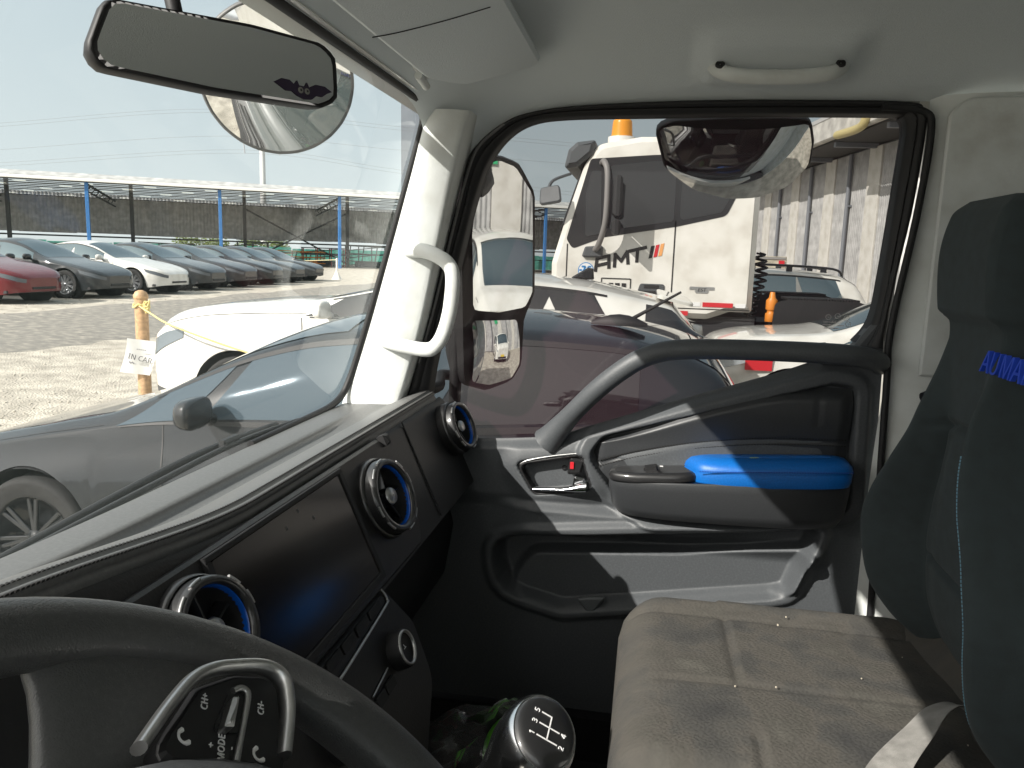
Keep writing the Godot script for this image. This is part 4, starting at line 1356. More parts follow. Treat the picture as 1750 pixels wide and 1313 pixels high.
func build_door() -> void:
	var t := thing("passenger_door", "dark grey passenger door with arched pull bar, blue armrest and map pocket", "truck door")
	var belt := v2s([-0.70, 1.385, -0.47, 1.385, -0.20, 1.404, -0.124, 1.432, 0.10, 1.515, 0.325, 1.597, 0.42, 1.645, 0.474, 1.672])
	var insert := rpoly(v2s([-0.112, 1.375, -0.080, 1.418, 0.385, 1.562, 0.432, 1.556, 0.442, 1.287, 0.03, 1.250, -0.045, 1.285]), [0.03, 0.03, 0.02, 0.02, 0.03, 0.05, 0.03], 3)
	var pocket := rpoly(v2s([-0.33, 1.15, -0.24, 1.178, 0.392, 1.252, 0.340, 1.090, 0.30, 1.078, -0.16, 0.995, -0.31, 1.03]), [0.05, 0.04, 0.015, 0.03, 0.04, 0.06, 0.08], 3)
	var lid := rpoly(v2s([-0.30, 1.03, -0.24, 1.125, 0.10, 1.155, 0.385, 1.205, 0.345, 1.092, -0.16, 0.998]), [0.05, 0.06, 0.05, 0.02, 0.03, 0.05], 3)
	var upper := rpoly(v2s([-0.6, 1.25, -0.6, 1.5, 0.6, 1.75, 0.6, 1.25]), 0.01)
	var latch := rpoly(v2s([-0.272, 1.338, -0.262, 1.350, -0.128, 1.374, -0.120, 1.366, -0.100, 1.305, -0.108, 1.290, -0.225, 1.272, -0.236, 1.280]), 0.01, 2)
	var polys := [insert, pocket, lid, upper, latch]
	var pm := MB.new()
	pm.grid(240, 220, func(u, v):
		var z: float = lerpf(-0.66, 0.478, u)
		var yt := ip(belt, z)
		var y: float = lerpf(0.75, yt, v)
		z += (0.03 * sm(1.67, 0.9, y)) * sm(0.0, 1.0, u)
		var dd := door_depth(z, y, polys)
		dd *= sm(1.0, 0.965, v) * 0.75 + 0.25
		return Vector3(1.70 - dd, y, z))
	put("door_panel", pm, M.plastic, t)
	# upholstery laid over the insert
	var um := MB.new()
	var seam := v2s([-0.1, 1.352, 0.0, 1.385, 0.15, 1.417, 0.30, 1.435, 0.44, 1.440])
	um.grid(90, 60, func(u, v):
		var z: float = lerpf(-0.104, 0.428, u)
		var yt := minf(ip(v2s([-0.104, 1.39, -0.09, 1.405, -0.07, 1.413, 0.385, 1.553, 0.43, 1.551]), z), 1.552)
		var yb := ip(v2s([-0.104, 1.365, -0.08, 1.33, -0.04, 1.292, 0.03, 1.262, 0.44, 1.295]), z)
		var y: float = lerpf(yb, yt, v)
		var e := minf(minf(v, 1.0 - v) * 12.0, minf(u, 1.0 - u) * 22.0)
		var gr := 0.004 * exp(-pow((y - ip(seam, z)) / 0.0035, 2.0)) + 0.003 * exp(-pow((z - 0.36) / 0.003, 2.0)) * sm(1.47, 1.48, y)
		return Vector3(1.687 - 0.012 * sm(0.0, 1.0, e) - 0.014 * sm(1.40, 1.50, y) * (1.0 - sm(1.52, 1.56, y)) + gr, y, z))
	put("upholstery", um, M.leather, t)
	var st := MB.new()
	for k in 88:
		var z := -0.085 + 0.0058 * k
		for o in [-0.0065, 0.0065]:
			st.box(Vector3(1.6745 - 0.014 * sm(1.40, 1.50, ip(seam, z)), ip(seam, z) + o, z), Vector3(0.002, 0.0016, 0.0042))
	put("stitching", st, M.blackthread, t).set_meta("kind", "stuff")
	# glass and its rubber
	var gl := MB.new()
	gl.flat(Vector3(1.725, 1.36, -0.56), Vector3(1.725, 1.36, 0.50), Vector3(1.70, 2.14, 0.50), Vector3(1.70, 2.14, -0.56))
	put("window_glass", gl, M.doorglass, t)
	var gs := MB.new()
	var GB := Basis(Vector3(0, 0, 1), Vector3(0.032, 1, 0).normalized(), Vector3(-1, 0.032, 0).normalized())
	var gp := func(z: float, y: float) -> Vector3: return Vector3(1.725 - 0.0320 * (y - 1.36) - 0.0015, y, z)
	for e in [[0.372, 1.697], [0.390, 1.700], [0.408, 1.696], [0.412, 1.684]]:
		gs.lathe([Vector2(0.0058, 0.0), Vector2(0.0046, 0.0)], Transform3D(GB, gp.call(e[0], e[1])), 18)
		gs.box(gp.call(e[0], e[1]), Vector3(0.004, 0.0008, 0.0004), GB)
	for e in [[0.375, 1.687, 0.026], [0.371, 1.681, 0.018], [0.398, 1.680, 0.012], [0.380, 1.674, 0.030]]:
		gs.box(gp.call(e[0], e[1]), Vector3(e[2], 0.0018, 0.0004), GB)
	put("glazing_stamp", gs, mat(lin(0.5, 0.48, 0.48), 0.8), t)
	var so := v2s([-0.60, 1.30, -0.521, 1.508, -0.479, 1.665, -0.441, 1.833, -0.415, 1.93, -0.400, 2.0, -0.381, 2.032, -0.337, 2.070, -0.275, 2.098, -0.153, 2.114, 0.082, 2.123, 0.306, 2.123, 0.470, 2.119, 0.500, 2.104, 0.507, 2.076, 0.499, 1.926, 0.484, 1.80, 0.472, 1.683, 0.474, 1.64])
	var si := v2s([-0.49, 1.30, -0.478, 1.511, -0.446, 1.658, -0.415, 1.796, -0.400, 1.86, -0.382, 1.93, -0.357, 1.999, -0.319, 2.051, -0.268, 2.082, -0.190, 2.093, -0.033, 2.096, 0.201, 2.099, 0.440, 2.098, 0.466, 2.092, 0.474, 2.070, 0.473, 2.03, 0.460, 1.80, 0.449, 1.698, 0.420, 1.650])
	var sm_ := MB.new()
	var rows_ := []
	for q in [[0.0, 1.715, 0.0], [0.0, 1.664, 0.0], [0.12, 1.656, 0.0], [0.42, 1.658, 0.0], [0.50, 1.668, 0.0], [0.58, 1.664, 0.0], [0.92, 1.672, 0.0], [1.0, 1.68, 0.0], [1.0, 1.72, 0.0]]:
		var row := PackedVector3Array()
		for i in so.size():
			var p: Vector2 = so[i].lerp(si[i], q[0])
			row.append(Vector3(q[1], p.y, p.x))
		var fine := PackedVector3Array(path3(Array(row), 5))
		rows_.append(fine)
	sm_.rows(rows_)
	put("window_rubber", sm_, M.rubber, t)
	var lc := MB.new()
	lc.tube(path3(v3s([1.6575, 1.56, -0.500, 1.6565, 1.70, -0.462, 1.655, 1.86, -0.425, 1.654, 1.97, -0.397, 1.654, 2.03, -0.372, 1.655, 2.075, -0.32]), 6), 0.003, 6)
	put("rubber_bead", lc, mat(lin(0.12, 0.12, 0.12), 0.4), t)
	# corner post below the rear of the window
	var cp := MB.new()
	cp.plate(rpoly(v2s([0.34, 1.60, 0.415, 1.640, 0.455, 1.70, 0.462, 1.80, 0.486, 1.80, 0.478, 1.60]), 0.008), DOOR, 0.035, 0.008, 0.0)
	put("corner_post", cp, M.plastic, t)
	# pull bar
	var ph := MB.new()
	var pp := path3(v3s([1.685, 1.395, -0.205, 1.665, 1.440, -0.172, 1.637, 1.488, -0.134, 1.615, 1.535, -0.092, 1.604, 1.575, -0.048, 1.600, 1.604, -0.006, 1.599, 1.622, 0.045, 1.599, 1.629, 0.12, 1.600, 1.632, 0.24, 1.602, 1.632, 0.36, 1.612, 1.628, 0.415, 1.640, 1.618, 0.455, 1.680, 1.606, 0.475]), 6)
	var rads := []
	for i in pp.size():
		rads.append(0.021 + 0.014 * pow(maxf(0.0, 1.0 - i / 12.0), 2.0))
	ph.tube(pp, rads, 16, 1.0)
	put("pull_bar", ph, M.plastic, t)
	# latch handle
	var bz := MB.new()
	var lo_ := rpoly(v2s([-0.278, 1.345, -0.122, 1.380, -0.094, 1.296, -0.104, 1.284, -0.232, 1.268]), [0.02, 0.02, 0.012, 0.01, 0.02])
	var ins := rpoly(v2s([-0.264, 1.338, -0.130, 1.368, -0.107, 1.300, -0.112, 1.294, -0.226, 1.279]), [0.016, 0.016, 0.01, 0.008, 0.016])
	var rr := []
	for q in [[0.0, 0.016], [0.15, 0.030], [0.5, 0.034], [0.9, 0.030], [1.0, 0.0]]:
		var row := PackedVector3Array()
		for i in lo_.size() + 1:
			var p := lo_[i % lo_.size()].lerp(ins[i % ins.size()], q[0])
			row.append(DOOR * Vector3(p.x, p.y, q[1]))
		rr.append(row)
	bz.rows(rr, true)
	var lat := Node3D.new()
	lat.name = "latch_handle"
	t.add_child(lat, true)
	put("bezel", bz, M.dark, lat)
	var bt := MB.new()
	bt.tube(path3(v3s([1.672, 1.338, -0.268, 1.668, 1.352, -0.245, 1.668, 1.366, -0.19, 1.668, 1.376, -0.135]), 5), 0.0025, 6)
	put("bright_edge", bt, M.satin, lat)
	var cu := MB.new()
	cu.plate(ins, DOOR, 0.002, 0.0, 0.0)
	put("cup", cu, M.rubber, lat)
	var lv := MB.new()
	var lring := []
	for k in 9:
		var f := k / 8.0
		var c := Vector3(1.668 - 0.022 * sin(f * 1.3), lerpf(1.288, 1.302, f), lerpf(-0.232, -0.112, f))
		var hh: float = lerpf(0.004, 0.011, sm(0.5, 1.0, f))
		var ring := PackedVector3Array()
		for j in 10:
			var aa := TAU * j / 10
			ring.append(c + Vector3(cos(aa) * 0.009, sin(aa) * hh + 0.004 * sm(0.6, 1.0, f), 0))
		lring.append(ring)
	lv.loft(lring)
	lv.plate(rpoly(v2s([-0.145, 1.296, -0.112, 1.30, -0.118, 1.322, -0.140, 1.325]), 0.005), DOOR, 0.018, 0.004, 0.024)
	put("lever", lv, M.chrome, lat)
	var lk := MB.new()
	lk.plate(rpoly(v2s([-0.158, 1.324, -0.126, 1.330, -0.118, 1.360, -0.152, 1.366]), 0.006), DOOR, 0.022, 0.005, 0.010)
	put("lock_knob", lk, M.piano, lat)
	var lr := MB.new()
	lr.box(Vector3(1.6665, 1.348, -0.147), Vector3(0.003, 0.015, 0.008))
	put("red_mark", lr, M.red, lat)
	var scr := MB.new()
	scr.lathe([Vector2(0.007, 0.0), Vector2(0.006, 0.003), Vector2(0.001, 0.002)], Transform3D(DOOR.basis, DOOR * Vector3(-0.166, 1.333, 0.003)), 12)
	put("screw", scr, M.dark, lat)
	# armrest
	var ar := Node3D.new()
	ar.name = "armrest"
	t.add_child(ar, true)
	var plan := func(f: float, inset: float) -> PackedVector3Array:
		# outline of the armrest seen from above, at height fraction f
		var ring := PackedVector3Array()
		for j in 40:
			var a := PI * j / 39.0
			var zz := 0.185 - cos(a) * (0.250 - inset) + 0.03 * (1 - f) * sin(a)
			var dep := pow(maxf(sin(a), 0.0), 0.42) * (0.098 - inset)
			var zt := clampf((zz + 0.06) / 0.5, 0.0, 1.0)
			ring.append(Vector3(1.69 - dep, lerpf(1.245 + 0.012 * zt, 1.335 + 0.035 * zt, f), zz))
		return ring
	var bd := MB.new()
	bd.loft([plan.call(0.0, 0.045), plan.call(0.08, 0.022), plan.call(0.3, 0.008), plan.call(0.8, 0.0), plan.call(0.97, 0.0), plan.call(1.0, 0.004)])
	put("armrest_body", bd, M.leather, ar)
	var blue_poly := func(lift: float, inset: float) -> PackedVector3Array:
		var ring := PackedVector3Array()
		for j in 44:
			var a := TAU * j / 44.0
			var ca := signf(cos(a)) * pow(absf(cos(a)), 0.45)
			var sa := signf(sin(a)) * pow(absf(sin(a)), 0.45)
			var zz := 0.262 + ca * (0.166 - inset)
			var xx := 1.640 - sa * (0.050 - inset)
			if ca < 0.0:
				zz += 0.030 * clampf((1.66 - xx) / 0.07, 0.0, 1.0)
			var zt := clampf((zz + 0.06) / 0.5, 0.0, 1.0)
			ring.append(Vector3(xx, 1.333 + 0.035 * zt + lift, zz))
		return ring
	var bp := MB.new()
	bp.loft([blue_poly.call(-0.006, 0.004), blue_poly.call(0.004, 0.0), blue_poly.call(0.022, -0.001), blue_poly.call(0.024, 0.002), blue_poly.call(0.026, -0.001), blue_poly.call(0.036, 0.002), blue_poly.call(0.044, 0.010), blue_poly.call(0.049, 0.024), blue_poly.call(0.050, 0.04)])
	put("blue_pad", bp, M.blue, ar)
	var bs := MB.new()
	for k in 60:
		var zz := 0.125 + 0.005 * k
		bs.box(Vector3(1.5885 + 0.004 * pow(absf(zz - 0.27) / 0.15, 6.0), 1.333 + 0.035 * clampf((zz + 0.06) / 0.5, 0, 1) + 0.030, zz), Vector3(0.002, 0.0016, 0.0035))
	put("stitching", bs, mat(lin(0.003, 0.05, 0.3), 0.7), ar).set_meta("kind", "stuff")
	var sp := MB.new()
	var spol := func(lift: float, inset: float) -> PackedVector3Array:
		var ring := PackedVector3Array()
		for j in 36:
			var a := TAU * j / 36.0
			var ca := signf(cos(a)) * pow(absf(cos(a)), 0.55)
			var sa := signf(sin(a)) * pow(absf(sin(a)), 0.55)
			var zz := 0.032 + ca * (0.096 - inset)
			var xx := 1.645 - sa * (0.046 - inset) * (1.0 - 0.35 * pow(maxf(0.0, -ca), 2.0))
			var zt := clampf((zz + 0.06) / 0.5, 0.0, 1.0)
			ring.append(Vector3(xx, 1.335 + 0.04 * zt + lift, zz))
		return ring
	sp.loft([spol.call(0.0, 0.001), spol.call(0.010, 0.0), spol.call(0.016, 0.004), spol.call(0.018, 0.012)])
	put("switch_panel", sp, M.piano, ar)
	var sw := MB.new()
	sw.box(Vector3(1.640, 1.362, 0.025), Vector3(0.022, 0.012, 0.03), Basis(Vector3.RIGHT, -0.2), 0.003)
	put("window_switch", sw, M.dark, ar)
	var wm := MB.new()
	wm.box(Vector3(1.636, 1.3695, 0.047), Vector3(0.006, 0.001, 0.007))
	put("switch_mark", wm, M.print, ar)
	var sc2 := MB.new()
	sc2.box(Vector3(1.630, 1.4043, 0.235), Vector3(0.006, 0.0012, 0.018), Basis(Vector3.UP, 0.4))
	put("scratch", sc2, mat(lin(0.3, 0.42, 0.3), 0.8), ar)
	# little latch wedge in the pocket, panel joints
	var pt := MB.new()
	pt.plate(rpoly(v2s([-0.125, 1.032, -0.055, 1.042, -0.082, 1.005, -0.100, 1.002]), 0.006), DOOR, 0.012, 0.004, 0.012)
	put("pocket_tab", pt, mat(lin(0.10, 0.11, 0.115), 0.5), t)
	var ds := MB.new()
	ds.box(Vector3(1.815, 1.0, -0.06), Vector3(0.04, 0.70, 1.16), Basis.IDENTITY, 0.01)
	put("outer_skin", ds, M.white, t)

func build_dash() -> void:
	var t := thing("dashboard", "long dark dashboard with stitched pad, round blue-ringed vents and a wide screen", "dashboard")
	var rise := func(x: float) -> float: return 0.038 * sm(0.86, 0.40, x)
	var prof := v2s([-0.76, 1.38, -0.70, 1.435, -0.668, 1.462, -0.655, 1.468, -0.600, 1.471, -0.594, 1.467, -0.588, 1.458, -0.560, 1.458, -0.553, 1.464, -0.545, 1.474, -0.520, 1.487, -0.495, 1.495, -0.480, 1.498, -0.4765, 1.4965, -0.474, 1.4925, -0.4715, 1.495, -0.468, 1.4955, -0.465, 1.493, -0.464, 1.488, -0.466, 1.486, -0.4625, 1.484, -0.4605, 1.478, -0.462, 1.472])
	var tp := MB.new()
	var rr := []
	for p in prof:
		var row := PackedVector3Array()
		for i in 61:
			var x: float = lerpf(-0.25, 1.665, i / 60.0)
			var s := 1.0 - sm(1.35, 1.55, x)
			var y: float = p.y
			if p.x > -0.596 and p.x < -0.55:
				y = lerpf(1.472, y, s)
			row.append(Vector3(x, y + rise.call(x) * sm(-0.62, -0.5, p.x), p.x - 0.015 * rise.call(x) / 0.038))
		rr.append(row)
	tp.rows(rr)
	var endc := PackedVector3Array()
	for p in prof:
		endc.append(Vector3(1.665, p.y, p.x))
	endc.append(Vector3(1.665, 1.38, -0.47))
	tp.fan(endc, Vector3.RIGHT)
	put("top_pad", tp, M.pad, t)
	var st := MB.new()
	for k in 250:
		var x := 0.40 + 0.00505 * k
		st.box(Vector3(x, 1.4968 + rise.call(x), -0.479 - 0.015 * rise.call(x) / 0.038), Vector3(0.0036, 0.0022, 0.003))
		st.box(Vector3(x, 1.4945 + rise.call(x), -0.4655 - 0.015 * rise.call(x) / 0.038), Vector3(0.0036, 0.002, 0.002))
	put("stitching", st, M.blackthread, t).set_meta("kind", "stuff")
	# fascia and the lower body
	var fa := MB.new()
	var fr_ := extrude_x(v2s([-0.463, 1.478, -0.452, 1.470, -0.430, 1.421, -0.372, 1.292, -0.385, 1.275, -0.43, 1.262]), -0.25, 1.70, 60)
	for k in 2:
		for i in 61:
			var r_: float = rise.call(fr_[k][i].x)
			fr_[k][i] += Vector3(0, r_, -0.4 * r_)
	fa.rows(fr_)
	put("fascia", fa, M.fascia, t)
	var lb := MB.new()
	lb.rows(extrude_x(v2s([-0.43, 1.264, -0.435, 1.25, -0.42, 1.18, -0.44, 1.06, -0.52, 0.98, -0.66, 0.92, -0.70, 0.66]), -0.25, 1.70, 30))
	put("lower_body", lb, M.dark, t)
	var gj := MB.new()
	gj.tube([Vector3(1.14, 1.238, -0.430), Vector3(1.69, 1.238, -0.430)], 0.002, 6)
	gj.tube([Vector3(1.40, 1.48, -0.455), Vector3(1.40, 1.30, -0.373)], 0.0016, 6)
	put("panel_joint", gj, M.rubber, t)
	# a frame on the fascia: x along the dash, y up the slope, z out of it
	var up := Vector3(0, 0.912, -0.410).normalized()
	var FA := Transform3D(Basis(Vector3.RIGHT, up, Vector3.RIGHT.cross(up)), Vector3(0, 1.47, -0.450))
	var sc := MB.new()
	sc.plate(rpoly(v2s([0.54, -0.178, 0.54, 0.012, 1.235, 0.012, 1.262, -0.008, 1.272, -0.150, 1.235, -0.185]), [0.03, 0.03, 0.03, 0.03, 0.04, 0.03]), FA, 0.012, 0.004, 0.001)
	put("screen_surround", sc, M.fascia, t)
	var scr := MB.new()
	scr.plate(rpoly(v2s([0.702, -0.160, 0.702, 0.000, 1.042, 0.000, 1.046, -0.160]), 0.008), FA, 0.003, 0.001, 0.0125)
	var scn := put("touch_screen", scr, M.screen, t)
	var sf := MB.new()
	for e in [[0.692, -0.168, 0.702, 0.000], [1.043, -0.168, 1.054, 0.000], [0.692, 0.0, 1.054, 0.007], [0.692, -0.170, 1.054, -0.160]]:
		sf.plate(PackedVector2Array([Vector2(e[0], e[1]), Vector2(e[2], e[1]), Vector2(e[2], e[3]), Vector2(e[0], e[3])]), FA, 0.0055, 0.001, 0.0125)
	put("bezel", sf, M.rubber, scn)
	var dots := MB.new()
	for e in [[0.90, -0.010], [0.93, -0.03], [0.86, -0.02]]:
		dots.lathe([Vector2(0.0028, 0.0), Vector2(0.001, 0.0006)], Transform3D(FA.basis, FA * Vector3(e[0], e[1], 0.0157)), 8)
	put("dirt_spot", dots, M.pad, scn)
	# vents
	for e in [[0.648, -0.055, 0.052, 0.35], [1.150, -0.074, 0.060, 0.12], [1.640, -0.062, 0.054, 0.05]]:
		var v := Node3D.new()
		v.name = "air_vent"
		t.add_child(v, true)
		var F := Transform3D(FA.basis * Basis(Vector3.UP, -0.12), FA * Vector3(e[0], e[1], 0.010))
		var R: float = e[2]
		var og := MB.new()
		og.lathe([Vector2(R * 1.10, -0.02), Vector2(R * 1.12, 0.010), Vector2(R * 1.06, 0.017), Vector2(R * 1.02, 0.013), Vector2(R * 1.02, 0.026), Vector2(R * 0.97, 0.034), Vector2(R * 0.86, 0.034), Vector2(R * 0.83, 0.028)], F, 48)
		put("outer_ring", og, M.piano, v)
		for k in 12:
			var ch := MB.new()
			var a0 := TAU * k / 12.0
			if k % 3 == 2:
				continue
			var arc := []
			for j in 5:
				var a := a0 + 0.30 * j / 4.0
				arc.append(F * Vector3(cos(a) * R * 1.0, sin(a) * R * 1.0, 0.0315))
			ch.tube(arc, 0.0022, 6)
			put("bright_insert", ch, M.satin, v)
		var br := MB.new()
		br.lathe([Vector2(R * 0.835, 0.027), Vector2(R * 0.80, 0.024), Vector2(R * 0.785, 0.008)], F, 48)
		put("blue_ring", br, M.bluering, v)
		var bo := MB.new()
		bo.lathe([Vector2(R * 0.80, 0.022), Vector2(R * 0.76, 0.004), Vector2(R * 0.5, -0.012), Vector2(0.001, -0.016)], F, 40)
		put("bowl", bo, M.rubber, v)
		var sl := MB.new()
		for k in 5:
			var a: float = TAU * k / 5.0 + e[3]
			var q := Basis(Vector3(0, 0, 1), a)
			sl.box(F * (q * Vector3(R * 0.45, 0, 0.008)), Vector3(R * 0.66, 0.004, 0.016), F.basis * q * Basis(Vector3.RIGHT, 0.5), 0.001)
		put("vane", sl, M.piano, v)
		var kb := MB.new()
		kb.lathe([Vector2(R * 0.26, -0.012), Vector2(R * 0.25, 0.020), Vector2(R * 0.24, 0.022)], F, 24)
		put("knob", kb, M.piano, v)
		var kc := MB.new()
		kc.lathe([Vector2(R * 0.24, 0.0225), Vector2(R * 0.20, 0.027), Vector2(0.001, 0.0275)], F, 24)
		put("knob_cap", kc, M.satin, v)
	# clip at the right end of the screen surround, and the ledge by the door
	var cl := MB.new()
	cl.box(FA * Vector3(1.255, 0.004, 0.012), Vector3(0.02, 0.02, 0.02), FA.basis, 0.004)
	put("clip", cl, M.rubber, t)
	# climate panel
	var CP := Transform3D(FA.basis, FA * Vector3(0, 0, 0.004))
	var cp := MB.new()
	cp.plate(rpoly(v2s([0.56, -0.185, 1.055, -0.185, 1.105, -0.265, 1.09, -0.36, 0.98, -0.42, 0.56, -0.42]), [0.02, 0.03, 0.04, 0.05, 0.06, 0.02]), CP, 0.022, 0.006, -0.02)
	var cpn := put("climate_panel", cp, M.fascia, t)
	var tr := MB.new()
	var tp2 := []
	for q in [[0.80, -0.222], [0.88, -0.218], [1.03, -0.207], [1.042, -0.203], [1.044, -0.197], [1.036, -0.180]]:
		tp2.append(CP * Vector3(q[0], q[1], 0.004))
	tr.tube(path3(tp2, 4), 0.0025, 6)
	put("silver_trim", tr, M.satin, cpn)
	for e in [[1.008, -0.268, 0.026], [0.795, -0.268, 0.028]]:
		var F := Transform3D(CP.basis, CP * Vector3(e[0], e[1], 0.002))
		var kb := MB.new()
		kb.lathe([Vector2(e[2] * 1.12, 0.0), Vector2(e[2] * 1.08, 0.018), Vector2(e[2], 0.020)], F, 32)
		kb.lathe([Vector2(e[2] * 0.82, 0.019), Vector2(e[2] * 0.8, 0.016), Vector2(0.001, 0.016)], F, 32)
		var kn := put("climate_knob", kb, M.dark, cpn)
		var kr := MB.new()
		kr.lathe([Vector2(e[2], 0.019), Vector2(e[2] * 0.96, 0.0225), Vector2(e[2] * 0.86, 0.0225), Vector2(e[2] * 0.82, 0.018)], F, 36)
		put("knob_ring", kr, M.satin, kn)
		var km := MB.new()
		km.box(F * Vector3(0, 0, 0.0165), Vector3(e[2] * 0.3, 0.0012, 0.0006), F.basis)
		km.box(F * Vector3(0, 0.003, 0.0165), Vector3(0.0012, e[2] * 0.24, 0.0006), F.basis * Basis(Vector3(0, 0, 1), 0.5))
		put("knob_mark", km, M.print, kn)
	for k in 4:
		var bts := MB.new()
		bts.plate(rpoly(v2s([0.83 + 0.048 * k, -0.205, 0.872 + 0.048 * k, -0.203, 0.872 + 0.048 * k, -0.190, 0.83 + 0.048 * k, -0.190]), 0.003), CP, 0.004, 0.001, 0.002)
		put("button", bts, M.dark, cpn)
		bts = MB.new()
		bts.plate(rpoly(v2s([0.83 + 0.036 * k, -0.300, 0.862 + 0.036 * k, -0.300, 0.862 + 0.036 * k, -0.284, 0.83 + 0.036 * k, -0.284]), 0.003), CP, 0.004, 0.001, 0.002)
		put("button", bts, M.dark, cpn)
	var bl := MB.new()
	bl.tube([CP * Vector3(0.90, -0.278, 0.004), CP * Vector3(0.965, -0.272, 0.004)], 0.0014, 6)
	put("silver_trim", bl, M.satin, cpn)

func extrude_x(prof: Array, x0: float, x1: float, n: int) -> Array:
	var rr := []
	for p in prof:
		var row := PackedVector3Array()
		for i in n + 1:
			row.append(Vector3(lerpf(x0, x1, float(i) / n), p.y, p.x))
		rr.append(row)
	return rr

func build_wheel() -> void:
	var t := thing("steering_wheel", "dark grained steering wheel with a silver-framed switch pad on its spoke", "steering wheel", Vector3(0.181, 1.496, -0.123))
	var Bw := Basis(Vector3.RIGHT, Vector3(0, 0.692, -0.722).normalized(), Vector3(0, 0.722, 0.692).normalized())
	t.basis = Bw
	var I := Transform3D.IDENTITY
	var rm := MB.new()
	rm.grid(120, 20, func(u, v):
		var a: float = TAU * u
		var b: float = TAU * v
		var fat := 0.0172 + 0.0018 * cos(4.0 * a)
		return Vector3(cos(a) * (0.215 + cos(b) * fat), sin(a) * (0.215 + cos(b) * fat), sin(b) * fat * 0.92), true)
	put("rim", rm, M.rim, t)
	# two broad spokes running into the rim, then the hub
	var sp := MB.new()
	for s in [0.80, 0.80 + PI]:
		var rr := []
		for k in 13:
			var f := k / 12.0
			var r: float = lerpf(0.05, 0.212, f)
			var hw := 0.050 + 0.004 * sin(f * PI) + 0.022 * pow(f, 7.0)
			var ring := PackedVector3Array()
			for j in 20:
				var a := TAU * j / 20
				var ca := signf(cos(a)) * pow(absf(cos(a)), 0.6)
				var sa := signf(sin(a)) * pow(absf(sin(a)), 0.8)
				var q := Vector2(r, ca * hw).rotated(s)
				ring.append(Vector3(q.x, q.y, -0.008 + sa * lerpf(0.022, 0.012, f) - 0.004 * (1 - f)))
			rr.append(ring)
		sp.loft(rr)
	put("spoke", sp, M.rim, t)
	var hb := MB.new()
	var hr := []
	for e in [[0.128, -0.03], [0.134, 0.0], [0.132, 0.022], [0.119, 0.036], [0.08, 0.046], [0.03, 0.049]]:
		var ring := PackedVector3Array()
		for j in 40:
			var a := TAU * j / 40
			ring.append(Vector3(cos(a) * e[0] * 1.1, sin(a) * e[0] * 1.02, e[1]))
		hr.append(ring)
	hb.loft(hr)
	put("airbag_cover", hb, M.plastic, t)
	# switch pad with its silver frame
	var pad := Node3D.new()
	pad.name = "switch_pad"
	t.add_child(pad, true)
	var pb := MB.new()
	pb.plate(rpoly(v2s([0.080, 0.116, 0.127, 0.1246, 0.1506, 0.1163, 0.1675, 0.1035, 0.166, 0.0925, 0.130, 0.062]), [0.01, 0.012, 0.02, 0.012, 0.01, 0.01]), I, 0.014, 0.003, 0.004)
	put("plate", pb, M.dark, pad)
	var fr := MB.new()
	fr.tube(path3(v3s([0.0791, 0.1217, 0.021, 0.1034, 0.1262, 0.022, 0.1233, 0.1279, 0.022, 0.1369, 0.1248, 0.022, 0.1481, 0.1189, 0.022, 0.1604, 0.1107, 0.022, 0.1668, 0.1029, 0.022, 0.1671, 0.0951, 0.022, 0.1616, 0.0879, 0.021, 0.1525, 0.0806, 0.020, 0.1353, 0.0709, 0.019]), 6), 0.0052, 12, 0.6)
	put("silver_frame", fr, M.satin, pad)
	# centre rocker in its bright surround
	var sr := MB.new()
	sr.tube(path3(v3s([0.1129, 0.0866, 0.0185, 0.1285, 0.0946, 0.0190, 0.1440, 0.1027, 0.0195, 0.1463, 0.1061, 0.0195, 0.1445, 0.1090, 0.0195, 0.1407, 0.1103, 0.0190]), 4), 0.0017, 8)
	put("bright_surround", sr, M.satin, pad)
	var hole := MB.new()
	hole.plate(rpoly(v2s([0.1385, 0.1113, 0.1448, 0.1055, 0.1265, 0.0940, 0.1140, 0.1039]), 0.003), I, 0.001, 0.0, 0.0177)
	put("rocker_well", hole, M.rubber, pad)
	var rk := MB.new()
	rk.plate(rpoly(v2s([0.1325, 0.1085, 0.1350, 0.1062, 0.1203, 0.0985, 0.1160, 0.1020]), 0.001), I, 0.008, 0.002, 0.0182)
	put("rocker", rk, M.satin, pad)
	var angu := Basis(Vector3(0, 0, 1), 0.62)
	for e in [["CH+", 0.1240, 0.1165, 0.0032], ["CH-", 0.1470, 0.0945, 0.0032], ["MODE", 0.1128, 0.0962, 0.0022], ["+", 0.1095, 0.1005, 0.0026], ["-", 0.1165, 0.0925, 0.0026]]:
		letters("button_print", e[0], e[3], Transform3D(angu, Vector3(e[1], e[2], 0.0184)), M.print, pad, 0.0006)
	for e in [[0.1025, 0.1115], [0.1262, 0.0805]]:
		var ph := MB.new()
		var pts := []
		for k in 9:
			var a := lerpf(1.2, 4.5, k / 8.0)
			pts.append(Vector3(e[0] + cos(a) * 0.0032, e[1] + sin(a) * 0.0032, 0.0184))
		ph.tube(pts, [0.0013, 0.0012, 0.0007, 0.0006, 0.0006, 0.0006, 0.0007, 0.0012, 0.0013], 6)
		put("telephone_mark", ph, M.print, pad)
	var cm := MB.new()
	cm.tube([Vector3(0, 0, -0.03), Vector3(0, -0.02, -0.30)], [0.075, 0.085], 24)
	put("column_cover", cm, M.dark, t)
	var stk := MB.new()
	stk.tube([Vector3(0.05, 0, -0.08), Vector3(0.185, 0.045, -0.075)], [0.009, 0.012], 10)
	put("stalk", stk, M.dark, t)

